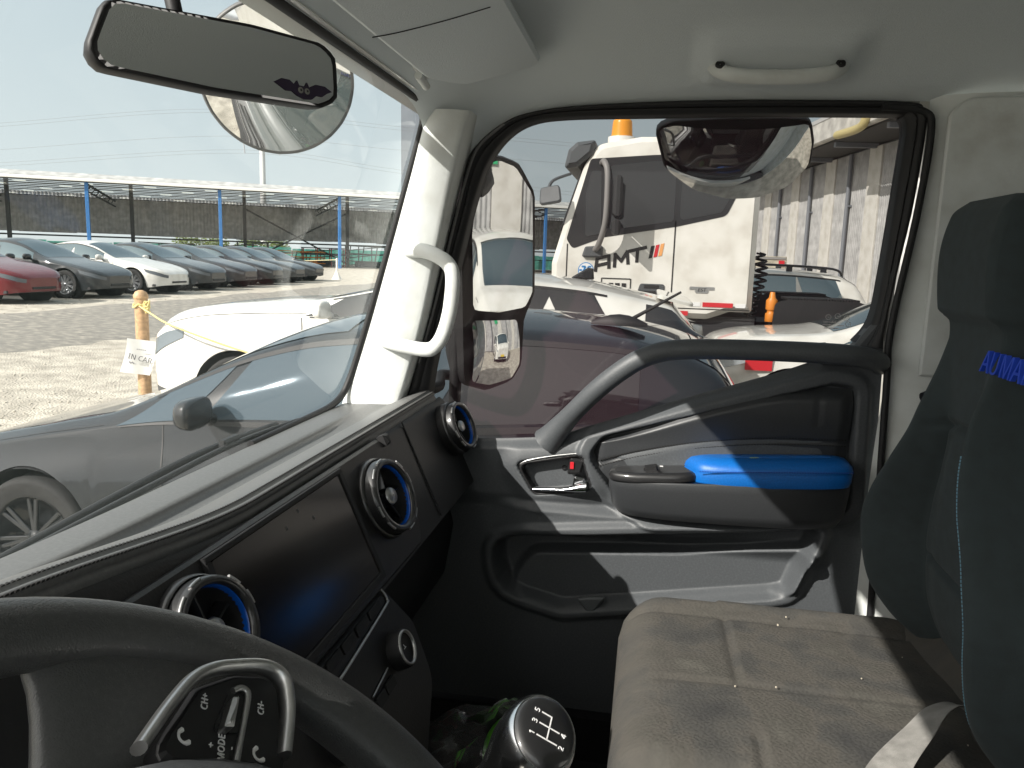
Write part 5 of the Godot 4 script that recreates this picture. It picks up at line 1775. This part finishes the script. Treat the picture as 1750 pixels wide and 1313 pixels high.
func build_gear() -> void:
	var t := thing("gear_lever", "chrome and black gear lever knob printed with a five-speed pattern", "gear lever", Vector3(0.575, 1.412, -0.068))
	# the top plate leans towards the driver
	var n := Vector3(-0.34, 0.80, 0.50).normalized()
	var ex := Vector3(1.0, 0.25, 0.0)
	ex = (ex - n * ex.dot(n)).normalized()
	var B := Basis(ex, n.cross(ex), n)
	t.basis = B
	var rings := []
	for e in [[0.018, -0.10, 0.9], [0.020, -0.075, 0.95], [0.027, -0.050, 1.0], [0.0335, -0.028, 1.0], [0.0355, -0.010, 1.0], [0.0345, 0.004, 1.0], [0.031, 0.011, 1.0]]:
		var ring := PackedVector3Array()
		for j in 36:
			var a := TAU * j / 36
			ring.append(Vector3(cos(a) * e[0] * 1.06, sin(a) * e[0] * 0.92, e[1]))
		rings.append(ring)
	var kb := MB.new()
	kb.loft(rings)
	put("knob", kb, M.chrome, t)
	var band := MB.new()
	band.grid(24, 8, func(u, v):
		var a: float = lerpf(-1.1, 1.3, u) - 1.9
		var k: float = lerpf(0.0, 1.0, v)
		var r := ip(v2s([-0.06, 0.0245, -0.05, 0.0275, -0.028, 0.034, -0.010, 0.036, 0.0, 0.0355]), lerpf(-0.058, 0.0, k))
		return Vector3(cos(a) * r * 1.06, sin(a) * r * 0.92, lerpf(-0.058, 0.0, k)))
	put("black_inlay", band, M.piano, t)
	var cap := MB.new()
	var cr := []
	for e in [[0.030, 0.0105], [0.0285, 0.0135], [0.024, 0.0165], [0.012, 0.018], [0.002, 0.0183]]:
		var ring := PackedVector3Array()
		for j in 33:
			var a := TAU * j / 32
			ring.append(Vector3(cos(a) * e[0] * 1.06, sin(a) * e[0] * 0.92, e[1]))
		cr.append(ring)
	cap.rows(cr, true)
	put("black_cap", cap, M.piano, t)
	var P := MB.new()
	var line := func(a: Vector2, b: Vector2) -> void:
		P.box(Vector3((a.x + b.x) / 2, (a.y + b.y) / 2, 0.0186), Vector3(a.distance_to(b) + 0.0008, 0.0009, 0.0006), Basis(Vector3(0, 0, 1), (b - a).angle()))
	line.call(Vector2(-0.011, 0.0), Vector2(0.010, 0.0))
	for x in [-0.011, 0.0]:
		line.call(Vector2(x, -0.009), Vector2(x, 0.009))
	line.call(Vector2(0.010, 0.0), Vector2(0.010, 0.009))
	put("shift_pattern", P, M.print, t)
	for e in [["1", -0.011, 0.0135], ["2", -0.011, -0.0135], ["3", 0.0, 0.0135], ["4", 0.0, -0.0135], ["5", 0.010, 0.0135]]:
		letters("gear_number", e[0], 0.0046, Transform3D(Basis(Vector3(0, 0, 1), 0.0), Vector3(e[1], e[2], 0.0182)), M.print, t, 0.0008)
	var st := MB.new()
	st.tube([Vector3(0, 0, -0.09), B.inverse() * Vector3(0.02, -0.30, -0.05), B.inverse() * Vector3(0.05, -0.78, -0.10)], [0.014, 0.012, 0.014], 12)
	put("lever_rod", st, M.rubber, t)

func build_seat() -> void:
	var t := thing("passenger_seat", "dusty brown-grey passenger seat with dark cloth backrest, headrest and blue lettering", "seat")
	# cushion
	var hx := 0.29
	var hz := 0.285
	var cx := 1.205
	var cz := 0.265
	var R := 0.085
	var f := FastNoiseLite.new()
	f.seed = 6
	f.frequency = 7.0
	var edge := []
	for k in 4:
		edge.append(-1.0 - (4 - k) * 0.06)
	var us := []
	for k in 81:
		us.append(lerpf(-1.0, 1.0, k / 80.0))
	var all := [-1.5, -1.3, -1.12] + us + [1.12, 1.3, 1.5]
	var cu := MB.new()
	var rr := []
	for v in all:
		var row := PackedVector3Array()
		for u in all:
			var x: float = clampf(u, -1.0, 1.0) * hx
			var z: float = clampf(v, -1.0, 1.0) * hz
			var q := Vector2(maxf(absf(x) - (hx - R), 0.0), maxf(absf(z) - (hz - R), 0.0))
			if q.x > 0.0 and q.y > 0.0:
				q *= maxf(q.x, q.y) / q.length()
				x = signf(x) * (hx - R + q.x)
				z = signf(z) * (hz - R + q.y)
			var dd := R - q.length()
			var rr_ := 0.050 if z > -0.1 else 0.070
			var y := 1.150
			if dd < rr_:
				y -= rr_ - sqrt(maxf(0.0, rr_ * rr_ - (rr_ - dd) * (rr_ - dd)))
			y += 0.010 * (1.0 - pow(absf(x) / hx, 2.0)) * (1.0 - pow(absf(z) / hz, 4.0))
			# bolster towards the door, seams, wrinkles
			var wx := x + cx
			var wz := z + cz
			y += 0.012 * sm(1.40, 1.45, wx) * sm(0.0, 0.06, dd)
			var inn := sm(0.0, 0.03, dd)
			y -= inn * 0.006 * exp(-pow((wx - 1.398 + 0.02 * wz) / 0.006, 2.0))
			y -= inn * 0.005 * exp(-pow((wx - 1.150 - 0.02 * wz) / 0.006, 2.0)) * sm(0.0, 0.08, wz)
			y -= inn * 0.006 * exp(-pow((wz - 0.17) / 0.005, 2.0)) * (1.0 - sm(1.385, 1.40, wx)) * sm(1.15, 1.165, wx)
			y -= inn * 0.006 * exp(-pow((wz - 0.185) / 0.005, 2.0)) * (1.0 - sm(1.02, 1.04, wx))
			y += inn * 0.003 * f.get_noise_2d(wx * 0.5, wz * 0.3)
			for cr in [[1.40, 0.30, 0.5, 0.05], [1.37, 0.37, 0.9, 0.045], [1.43, 0.22, 0.3, 0.05], [1.10, 0.42, 0.4, 0.06]]:
				var ddx: float = wx - cr[0]
				var ddz: float = wz - cr[1]
				y -= inn * 0.004 * exp(-pow((ddx - cr[2] * ddz) / 0.007, 2.0)) * exp(-pow(ddz / cr[3], 2.0))
			y += inn * 0.0022 * f.get_noise_2d(wx * 0.8, wz * 0.35) + inn * 0.0006 * f.get_noise_2d(wx * 2.0, wz * 1.5)
			var sk: float = maxf(maxf(absf(u), absf(v)) - 1.0, 0.0)
			y -= sk * 0.50
			row.append(Vector3(wx, y, wz))
		rr.append(row)
	cu.rows(rr)
	put("cushion", cu, M.seat, t, "dusty brown-grey cushion")
	var bs := MB.new()
	bs.box(Vector3(1.2, 0.80, 0.30), Vector3(0.50, 0.30, 0.46), Basis.IDENTITY, 0.02)
	put("seat_base", bs, M.dark, t)
	# the fold between cushion and backrest
	var fo := MB.new()
	fo.grid(30, 12, func(u, v):
		var x: float = lerpf(0.86, 1.47, u)
		return Vector3(x, 1.125 + 0.05 * v + 0.05 * sin(v * PI) + 0.006 * sin(u * 21.0) * (1 - v), 0.470 + 0.16 * v + 0.010 * sin(u * 13.0 + v * 3.0)))
	put("cushion_fold", fo, M.seat, t)
	# backrest
	var hw := v2s([1.02, 0.225, 1.10, 0.25, 1.22, 0.282, 1.36, 0.292, 1.43, 0.250, 1.50, 0.178, 1.56, 0.132, 1.62, 0.114, 1.68, 0.110, 1.725, 0.110, 1.74, 0.112, 1.84, 0.116, 1.885, 0.110, 1.90, 0.09])
	var zc := v2s([1.02, 0.70, 1.08, 0.63, 1.14, 0.565, 1.20, 0.515, 1.28, 0.488, 1.40, 0.478, 1.55, 0.462, 1.66, 0.448, 1.705, 0.450, 1.725, 0.448, 1.745, 0.428, 1.82, 0.422, 1.88, 0.432, 1.90, 0.45])
	var bo := v2s([1.02, 0.0, 1.10, 0.015, 1.18, 0.055, 1.26, 0.080, 1.36, 0.088, 1.48, 0.070, 1.58, 0.040, 1.66, 0.008, 1.70, 0.0])
	var sx := 1.175
	var surf := func(u: float, y: float) -> Vector3:
		var w := ip(hw, y)
		var au := absf(u)
		var x := clampf(u, -1.0, 1.0) * w
		var z := ip(zc, y)
		z -= ip(bo, y) * exp(-pow((au - 0.80) / 0.17, 2.0))
		# rounded edge
		z += 0.055 * pow(sm(0.78, 1.0, au), 2.0) + maxf(0.0, au - 1.0) * 0.6
		# centre panel seams
		var px := x + sx
		z += 0.012 * exp(-pow((y - (1.335 - 0.28 * (px - 1.17) * signf(0.0) )) / 0.006, 2.0)) * (1.0 - sm(0.50, 0.56, au))
		z += 0.011 * exp(-pow((au - 0.56) / 0.025, 2.0)) * (1.0 - sm(1.54, 1.60, y))
		z += 0.009 * exp(-pow((y - (1.575 - 0.25 * maxf(0.0, absf(x) - 0.05))) / 0.006, 2.0)) * (1.0 - sm(0.62, 0.72, au))
		z -= 0.010 * (1.0 - sm(0.3, 0.56, au)) * sm(1.10, 1.25, y) * (1.0 - sm(1.5, 1.58, y))
		return Vector3(px, y, z)
	var bk := MB.new()
	bk.grid(130, 190, func(u, v):
		return surf.call(lerpf(-1.4, 1.4, u), lerpf(1.02, 1.735, v)))
	put("backrest", bk, M.fabric, t)
	var hd := MB.new()
	hd.grid(60, 50, func(u, v):
		var y: float = lerpf(1.722, 1.90, v)
		var p: Vector3 = surf.call(lerpf(-1.45, 1.45, u), y)
		p.z += 0.004 * exp(-pow((absf(p.x - sx) - 0.095) / 0.004, 2.0))
		return p)
	hd.grid(20, 6, func(u, v):
		var p: Vector3 = surf.call(lerpf(-1.45, 1.45, u), 1.90)
		return Vector3(p.x, 1.90 + 0.006 * sin(v * PI), lerpf(p.z, 0.62, v)))
	put("headrest", hd, M.fabric, t)
	var bl := MB.new()
	bl.grid(10, 14, func(u, v):
		var y: float = lerpf(1.0, 1.72, v)
		return Vector3(lerpf(sx - 0.27, sx + 0.27, u) if y < 1.6 else lerpf(sx - 0.15, sx + 0.15, u), y, 0.66))
	put("back_shell", bl, M.dark, t)
	var st := MB.new()
	for e in [[-0.70, 1], [-0.76, 1], [0.93, 0]]:
		for k in 110:
			var y := 1.10 + 0.0042 * k
			var p: Vector3 = surf.call(e[0], y)
			var p2: Vector3 = surf.call(e[0], y + 0.0028)
			st.tube([p + Vector3(0, 0, -0.0015), p2 + Vector3(0, 0, -0.0015)], 0.0011, 4, 1.0, false)
	put("stitching", st, M.thread, t).set_meta("kind", "stuff")
	var tp: Vector3 = surf.call(-0.5, 1.683)
	letters("lettering", "AUMAN", 0.030, Transform3D(Basis(Vector3(-1, 0, 0), Vector3(0, 1, 0.03), Vector3(0, 0, -1)), Vector3(1.048, 1.683, tp.z - 0.003)), M.embroidery, t, 0.006, "Droid Sans", 0.3)
	# recline guide at the headrest and crumbs on the cushion
	var kn := MB.new()
	kn.tube([Vector3(sx + 0.115, 1.845, 0.49), Vector3(sx + 0.155, 1.835, 0.485)], 0.016, 14)
	put("headrest_knob", kn, M.dark, t)
	var cb := MB.new()
	var rng := RandomNumberGenerator.new()
	rng.seed = 3
	for k in 7:
		var x := rng.randf_range(0.98, 1.44)
		var z := rng.randf_range(0.1, 0.47)
		cb.box(Vector3(x, 1.1625, z), Vector3.ONE * rng.randf_range(0.0012, 0.0026), Basis(Vector3.UP, rng.randf() * 3.0))
	var cbo := put("crumbs", cb, mat(lin(0.5, 0.45, 0.36), 0.9), self)
	tag(cbo, "pale crumbs lying on the dusty seat cushion", "crumbs")
	cbo.set_meta("kind", "stuff")
	# belts
	var sb := thing("seat_belt", "grey seat belt webbing, twisted in a loop where cushion and backrest meet", "seat belt")
	var wb := MB.new()
	ribbon(wb, v3s([0.88, 1.155, 0.28, 0.93, 1.170, 0.315, 0.975, 1.180, 0.345, 1.02, 1.195, 0.385, 1.055, 1.212, 0.420, 1.068, 1.212, 0.452, 1.05, 1.185, 0.48, 1.02, 1.14, 0.51]), v3s([0.6, 0.5, -0.5, 0.7, 0.2, -0.6, 0.8, -0.1, -0.5, 0.85, -0.3, -0.4, 0.85, -0.4, -0.2, 0.85, -0.4, 0.1, 0.85, -0.2, 0.3, 0.85, 0.0, 0.3]), 0.047)
	put("webbing", wb, M.webbing, sb)
	var ub := thing("shoulder_belt", "black shoulder belt and its guide hanging down the grey rear pillar", "seat belt")
	var u2 := MB.new()
	ribbon(u2, v3s([1.57, 1.80, 0.61, 1.56, 1.72, 0.60, 1.55, 1.62, 0.575, 1.545, 1.48, 0.56, 1.53, 1.30, 0.56]), v3s([0.3, 0, 0.95, 0.3, 0, 0.95, 0.3, 0, 0.95, 0.4, 0, 0.9, 0.5, 0, 0.85]), 0.045)
	put("webbing", u2, M.rubber, ub)
	var gd := MB.new()
	gd.box(Vector3(1.548, 1.545, 0.545), Vector3(0.025, 0.055, 0.05), Basis(Vector3.UP, 0.3), 0.008)
	gd.tube([Vector3(1.545, 1.568, 0.532), Vector3(1.54, 1.562, 0.518)], 0.013, 12)
	put("guide", gd, M.dark, ub)
	var cl := MB.new()
	cl.box(Vector3(1.538, 1.507, 0.562), Vector3(0.004, 0.022, 0.006), Basis.IDENTITY)
	put("clip", cl, M.satin, ub)

func ribbon(mb: MB, pts: Array, across: Array, w: float) -> void:
	var p := path3(pts, 8)
	var c := path3(across, 8)
	var rr := []
	for i in p.size():
		var d: Vector3 = (p[mini(i + 1, p.size() - 1)] - p[maxi(i - 1, 0)]).normalized()
		var s: Vector3 = (c[i] - d * d.dot(c[i])).normalized()
		var nn := d.cross(s)
		rr.append(PackedVector3Array([p[i] - s * w / 2, p[i] + s * w / 2, p[i] + s * w / 2 + nn * 0.0015, p[i] - s * w / 2 + nn * 0.0015, p[i] - s * w / 2]))
	mb.rows(rr, true)

func mirror_frame(n: Vector3, at: Vector3) -> Transform3D:
	n = n.normalized()
	var ex := Vector3.UP.cross(n).normalized()
	return Transform3D(Basis(ex, n.cross(ex), n), at)

func even(o: PackedVector2Array, n: int) -> PackedVector2Array:
	# the same outline with evenly spaced points
	var total := 0.0
	for i in o.size():
		total += o[i].distance_to(o[(i + 1) % o.size()])
	var out := PackedVector2Array()
	var i := 0
	var done := 0.0
	for k in n:
		var want := total * k / n
		while done + o[i].distance_to(o[(i + 1) % o.size()]) < want:
			done += o[i].distance_to(o[(i + 1) % o.size()])
			i += 1
		out.append(o[i].lerp(o[(i + 1) % o.size()], clampf((want - done) / maxf(o[i].distance_to(o[(i + 1) % o.size()]), 1e-6), 0.0, 1.0)))
	return out

func shell(mb: MB, outline: PackedVector2Array, xf: Transform3D, steps: Array) -> void:
	outline = even(outline, 72)
	var c := Vector2.ZERO
	for p in outline:
		c += p / outline.size()
	var rings := []
	for s in steps:
		var ring := PackedVector3Array()
		for p in outline:
			var q := c + (p - c) * float(s[0])
			ring.append(xf * Vector3(q.x, q.y, s[1]))
		rings.append(ring)
	mb.loft(rings)

func dome(mb: MB, outline: PackedVector2Array, xf: Transform3D, radius: float, z0: float) -> void:
	outline = even(outline, 72)
	var c := Vector2.ZERO
	var far := 0.0
	for p in outline:
		c += p / outline.size()
	for p in outline:
		far = maxf(far, (p - c).length())
	var rr := []
	for k in 13:
		var row := PackedVector3Array()
		for i in outline.size() + 1:
			var d := (outline[i % outline.size()] - c) * (1.0 - k / 12.0 * 0.999)
			row.append(xf * Vector3(c.x + d.x, c.y + d.y, z0 + sqrt(radius * radius - d.length_squared()) - sqrt(radius * radius - far * far)))
		rr.append(row)
	mb.rows(rr, true)

func build_mirrors() -> void:
	# inside mirror
	var F := mirror_frame(Vector3(-0.53, 0.07, 0.85), Vector3(0.696, 1.979, -0.414))
	var s := 1.153
	var t := thing("rear_view_mirror", "black-rimmed rear view mirror hanging before the windscreen, a bat sticker on it", "mirror")
	var sc := func(a: Array) -> Array:
		var o := []
		for p in v2s(a):
			o.append(p * s)
		return o
	var ho := rpoly(sc.call([-0.080, 0.0215, 0.037, 0.0295, 0.106, 0.029, 0.121, 0.020, 0.121, -0.018, 0.104, -0.0275, 0.0, -0.031, -0.088, -0.029, -0.096, -0.018]), [0.014, 0.05, 0.014, 0.012, 0.012, 0.012, 0.05, 0.012, 0.02])
	var hs := MB.new()
	shell(hs, ho, F, [[0.6, -0.034], [0.85, -0.030], [0.97, -0.018], [1.0, -0.006], [1.0, 0.0], [0.985, 0.004], [0.96, 0.003]])
	put("housing", hs, M.dark, t)
	var gm := MB.new()
	var gc := PackedVector2Array()
	var mid := Vector2.ZERO
	for p in even(ho, 72):
		mid += p / 72.0
	for p in even(ho, 72):
		gc.append(mid + (p - mid) * Vector2(0.945, 0.90))
	dome(gm, gc, F, 40.0, 0.0042)
	put("mirror_glass", gm, M.mirrordim, t)
	var sm_ := MB.new()
	sm_.tube(path3([F * Vector3(-0.02, 0.02, -0.02), F * Vector3(-0.022, 0.045, -0.022), F * Vector3(-0.024, 0.10, -0.04), F * Vector3(-0.024, 0.15, -0.05)]), 0.007, 10)
	put("stem", sm_, M.rubber, t)
	var bt := thing("bat_sticker", "dark purple bat sticker with round white eyes in the lower corner of the mirror", "sticker")
	var bp := MB.new()
	var purple := mat(lin(0.022, 0.013, 0.035), 0.7)
	var bx := Transform3D(F.basis, F * Vector3(0.0, 0.0, 0.0050))
	bp.plate(PackedVector2Array(sc.call([0.054, -0.0135, 0.061, -0.0095, 0.069, -0.0095, 0.0735, -0.0125, 0.0765, -0.0085, 0.0785, -0.0125, 0.084, -0.0125, 0.0865, -0.0085, 0.0885, -0.0125, 0.0955, -0.009, 0.105, -0.009, 0.1125, -0.0125, 0.107, -0.0150, 0.102, -0.0185, 0.096, -0.0185, 0.091, -0.0225, 0.083, -0.0235, 0.076, -0.0215, 0.071, -0.0185, 0.065, -0.0190, 0.060, -0.0165])), bx, 0.0004)
	put("bat", bp, purple, bt)
	for x in [0.0795, 0.0860]:
		var ey := MB.new()
		ey.lathe([Vector2(0.0031, 0.0008), Vector2(0.0028, 0.0012), Vector2(0.0001, 0.0013)], Transform3D(bx.basis, bx * Vector3(x * s, -0.0165 * s, 0.0)), 16)
		var en := put("eye", ey, mat(lin(0.20, 0.20, 0.18), 0.5), bt)
		var pu := MB.new()
		pu.lathe([Vector2(0.0012, 0.0016), Vector2(0.0001, 0.0017)], Transform3D(bx.basis, bx * Vector3(x * s, -0.0165 * s, 0.0)), 12)
		put("pupil", pu, M.rubber, en)
	# round mirror outside the windscreen
	var rc := Vector3(1.273, 2.083, -0.635)
	var RF := mirror_frame(Vector3(-0.86, -0.42, 0.45), rc)
	var r := thing("round_mirror", "round convex mirror on an arm outside the windscreen", "mirror")
	var ci := PackedVector2Array()
	for j in 48:
		ci.append(Vector2(cos(TAU * j / 48), sin(TAU * j / 48)) * 0.126)
	var rs := MB.new()
	shell(rs, ci, RF, [[0.4, -0.055], [0.8, -0.045], [0.97, -0.022], [1.0, -0.006], [1.0, 0.002], [0.975, 0.006], [0.95, 0.003]])
	put("housing", rs, mat(lin(0.10, 0.10, 0.10), 0.5), r)
	var rg := MB.new()
	var ci2 := PackedVector2Array()
	for q in ci:
		ci2.append(q * 0.955)
	dome(rg, ci2, RF, 0.34, 0.004)
	put("mirror_glass", rg, M.mirror, r)
	var ra := MB.new()
	ra.tube(path3([RF * Vector3(0.0, 0.0, -0.05), RF * Vector3(0.10, 0.03, -0.06), Vector3(1.47, 2.165, -0.60), Vector3(1.66, 2.20, -0.55), Vector3(1.78, 2.15, -0.45)]), 0.014, 10)
	put("arm", ra, mat(lin(0.16, 0.16, 0.16), 0.5), r)
	# large mirror pair beside the door
	var DF := mirror_frame(Vector3(-0.545, -0.03, 0.838), Vector3(1.98, 1.84, -0.38))
	var d := thing("door_mirror", "tall black door mirror with a large flat glass above a small convex one", "mirror")
	var up := rpoly(v2s([-0.098, 0.176, -0.031, 0.197, 0.030, 0.187, 0.098, 0.126, 0.121, -0.132, 0.096, -0.171, -0.004, -0.182, -0.098, -0.174, -0.115, 0.013]), 0.018)
	var lo := rpoly(v2s([-0.100, -0.200, 0.066, -0.203, 0.083, -0.325, 0.054, -0.360, -0.034, -0.370, -0.092, -0.358]), 0.015)
	var hg := rpoly(v2s([-0.140, 0.165, -0.031, 0.212, 0.046, 0.200, 0.112, 0.132, 0.134, -0.133, 0.096, -0.205, 0.096, -0.331, 0.061, -0.371, -0.033, -0.387, -0.120, -0.362, -0.150, 0.0]), 0.03)
	var dh := MB.new()
	shell(dh, hg, DF, [[0.5, -0.10], [0.8, -0.088], [0.94, -0.055], [1.0, -0.012], [1.0, 0.0], [0.985, 0.006]])
	put("housing", dh, M.rubber, d)
	var ug := MB.new()
	dome(ug, up, DF, 6.0, 0.0065)
	put("flat_glass", ug, M.mirror, d)
	var lg := MB.new()
	dome(lg, lo, DF, 0.36, 0.006)
	put("convex_glass", lg, M.mirror, d)
	var da := MB.new()
	for y in [0.19, -0.36]:
		da.tube(path3([DF * Vector3(-0.06, y, -0.06), DF * Vector3(-0.12, y + 0.01, -0.08), Vector3(1.83, 1.84 + y, -0.50), Vector3(1.76, 1.84 + y, -0.52)]), 0.014, 10)
	da.tube([DF * Vector3(-0.115, 0.2, -0.03), DF * Vector3(-0.115, -0.37, -0.03), DF * Vector3(-0.10, -0.62, -0.05)], 0.016, 10)
	put("arm", da, M.rubber, d)
	# kerb mirror above the door glass
	var KF := mirror_frame(Vector3(-0.80, -0.55, 0.1), Vector3(1.95, 2.068, 0.17))
	var k := thing("kerb_mirror", "wide black convex kerb mirror hanging over the top of the side window", "mirror")
	var ko := rpoly(v2s([-0.186, 0.048, -0.146, 0.068, -0.015, 0.078, 0.103, 0.081, 0.165, 0.080, 0.185, 0.027, 0.192, -0.032, 0.149, -0.083, 0.077, -0.105, 0.006, -0.107, -0.082, -0.089, -0.151, -0.049]), 0.02)
	var kh := MB.new()
	shell(kh, ko, KF, [[0.5, -0.07], [0.85, -0.058], [0.98, -0.025], [1.0, -0.004], [1.0, 0.004], [0.975, 0.008], [0.95, 0.004]])
	put("housing", kh, M.rubber, k)
	var kg := MB.new()
	var ki := PackedVector2Array()
	for q in ko:
		ki.append(q * 0.955)
	dome(kg, ki, KF, 0.32, 0.005)
	put("mirror_glass", kg, M.mirror, k)
	var ka := MB.new()
	ka.tube([KF * Vector3(0.12, 0.02, -0.06), KF * Vector3(0.14, 0.12, -0.08), Vector3(1.80, 2.24, 0.32)], 0.016, 10)
	put("bracket", ka, M.rubber, k)

func build_small() -> void:
	# sun visor folded up against the lining
	var v := thing("sun_visor", "pale grey sun visor folded up against the roof lining", "sun visor")
	var y := Vector3(0, 0.387, 0.922)
	var VF := Transform3D(Basis(Vector3.RIGHT, -y, Vector3.RIGHT.cross(-y)), Vector3(0, 2.075, -0.46))
	var pl := func(x: float, z: float) -> Vector2: return Vector2(x, -(z + 0.46) * 1.0846)
	var vo := rpoly([pl.call(0.90, -0.398), pl.call(1.335, -0.398), pl.call(1.40, -0.381), pl.call(1.456, -0.362), pl.call(1.53, -0.25), pl.call(1.52, -0.228), pl.call(0.90, -0.228)], [0.02, 0.03, 0.03, 0.05, 0.02, 0.02, 0.02])
	var vm := MB.new()
	var F2 := VF if VF.basis.z.y < 0.0 else Transform3D(Basis(VF.basis.x, VF.basis.y, -VF.basis.z), VF.origin)
	vm.plate(vo, F2, 0.018, 0.006, -0.010)
	put("panel", vm, M.liner, v)
	var vs := MB.new()
	vs.tube(path3([F2 * Vector3(1.075, -0.066, 0.0085), F2 * Vector3(1.10, -0.10, 0.0085), F2 * Vector3(1.135, -0.165, 0.0085), F2 * Vector3(1.16, -0.225, 0.0085)]), 0.0009, 5)
	put("seam", vs, M.blackthread, v)
	var vh := MB.new()
	vh.tube([Vector3(1.32, 2.098, -0.405), Vector3(1.37, 2.090, -0.405)], 0.007, 10)
	vh.tube([Vector3(1.35, 2.10, -0.40), Vector3(1.36, 2.13, -0.43)], 0.006, 8)
	put("hinge", vh, M.trim, v)
	# header strip between visor and glass is part of the lining; the wiper outside
	var w := thing("windscreen_wiper", "black wiper lying along the foot of the windscreen, outside", "wiper")
	var wm := MB.new()
	wm.tube(path3(v3s([0.70, 1.425, -0.735, 0.95, 1.452, -0.72, 1.15, 1.464, -0.715, 1.38, 1.462, -0.705]), 6), 0.007, 8)
	put("arm", wm, M.rubber, w)
	var wb := MB.new()
	wb.tube(path3(v3s([0.75, 1.442, -0.70, 0.95, 1.455, -0.695, 1.20, 1.466, -0.693, 1.45, 1.458, -0.690]), 6), 0.005, 6)
	wb.box(Vector3(1.20, 1.470, -0.70), Vector3(0.05, 0.016, 0.016), Basis.IDENTITY, 0.004)
	put("blade", wb, M.rubber, w)
	# clear plastic bag with red and green packets in the footwell
	var b := thing("plastic_bag", "crumpled clear plastic bag holding a red packet and a green one, in the footwell", "bag", Vector3(1.22, 0.63, -0.23))
	var f := FastNoiseLite.new()
	f.seed = 2
	f.frequency = 9.0
	var film := pane(lin(0.6, 0.6, 0.6), 0.06)
	film.metallic_specular = 0.8
	var bm := MB.new()
	bm.grid(60, 40, func(u, vv):
		var a: float = u * TAU
		var h: float = vv
		var rr := (0.19 + 0.03 * sin(a * 3.0)) * sqrt(maxf(0.0, sin(PI * (0.12 + 0.85 * h))))
		var p := Vector3(cos(a) * rr, 0.02 + h * 0.35, sin(a) * rr * 0.8)
		var q := p * 1.0
		return p + Vector3(f.get_noise_3d(q.x, q.y, q.z), f.get_noise_3d(q.x + 9, q.y, q.z), f.get_noise_3d(q.x, q.y, q.z + 9)) * 0.05 * (1.0 if u > 0.001 and u < 0.999 else 1.0), true)
	put("film", bm, film, b)
	var rm := MB.new()
	var redm := mat(lin(0.22, 0.012, 0.015), 0.35)
	rm.grid(24, 16, func(u, vv):
		var a: float = u * TAU
		return Vector3(cos(a) * 0.135 * sin(PI * (0.15 + 0.7 * vv)) - 0.02, 0.03 + vv * 0.23, sin(a) * 0.11 * sin(PI * (0.15 + 0.7 * vv)) + 0.01), true)
	put("red_packet", rm, redm, b)
	var gm := MB.new()
	gm.grid(24, 16, func(u, vv):
		var a: float = u * TAU
		return Vector3(cos(a) * 0.09 * sin(PI * vv) + 0.10, 0.255 + 0.02 * cos(PI * vv) + 0.01 * cos(a), sin(a) * 0.05 * sin(PI * vv) + 0.02), true)
	put("green_packet", gm, mat(lin(0.10, 0.42, 0.02), 0.4), b)

func _ready() -> void:
	# camera, sky, sun, exposure
	var cam := Camera3D.new()
	cam.name = "camera"
	var yaw := deg_to_rad(9.8)
	var pit := deg_to_rad(9.3)
	var rol := deg_to_rad(1.8)
	var fwd := Vector3(cos(yaw) * cos(pit), -sin(pit), -sin(yaw) * cos(pit))
	var r0 := Vector3(sin(yaw), 0, cos(yaw))
	var u0 := r0.cross(fwd)
	var rgt := r0 * cos(rol) + u0 * sin(rol)
	cam.basis = Basis(rgt, u0 * cos(rol) - r0 * sin(rol), -fwd)
	cam.position = Vector3(0, 1.8, 0)
	cam.fov = rad_to_deg(2.0 * atan(656.5 / 1322.0))
	cam.near = 0.03
	cam.far = 600.0
	add_child(cam)
	var we := WorldEnvironment.new()
	we.name = "environment"
	var env := Environment.new()
	env.background_mode = Environment.BG_SKY
	var ps := ProceduralSkyMaterial.new()
	ps.sky_top_color = lin(0.27, 0.35, 0.40)
	ps.sky_horizon_color = lin(0.49, 0.545, 0.54)
	ps.sky_curve = 0.18
	ps.ground_bottom_color = lin(0.25, 0.22, 0.18)
	ps.ground_horizon_color = lin(0.40, 0.42, 0.42)
	ps.sun_angle_max = 130.0
	ps.sun_curve = 0.5
	var sky := Sky.new()
	sky.sky_material = ps
	env.sky = sky
	env.tonemap_mode = Environment.TONE_MAPPER_LINEAR
	env.tonemap_exposure = 1.7
	env.sdfgi_enabled = true
	env.ssao_enabled = true
	env.ssil_enabled = true
	we.environment = env
	add_child(we)
	var sun := DirectionalLight3D.new()
	sun.name = "sun"
	sun.light_color = Color(1.0, 0.98, 0.945)
	sun.light_energy = 1.5
	sun.light_angular_distance = 0.5
	sun.shadow_enabled = true
	add_child(sun)
	sun.look_at_from_position(Vector3.ZERO, Vector3(1.1, -1.0, 1.0))
	make_materials()
	build_ground()
	build_shed()
	build_warehouse()
	build_poles()
	build_bushes()
	build_cars()
	build_tractor()
	build_yard_things()
	build_cab()
	build_door()
	build_dash()
	build_seat()
	build_wheel()
	build_gear()
	build_mirrors()
	build_small()
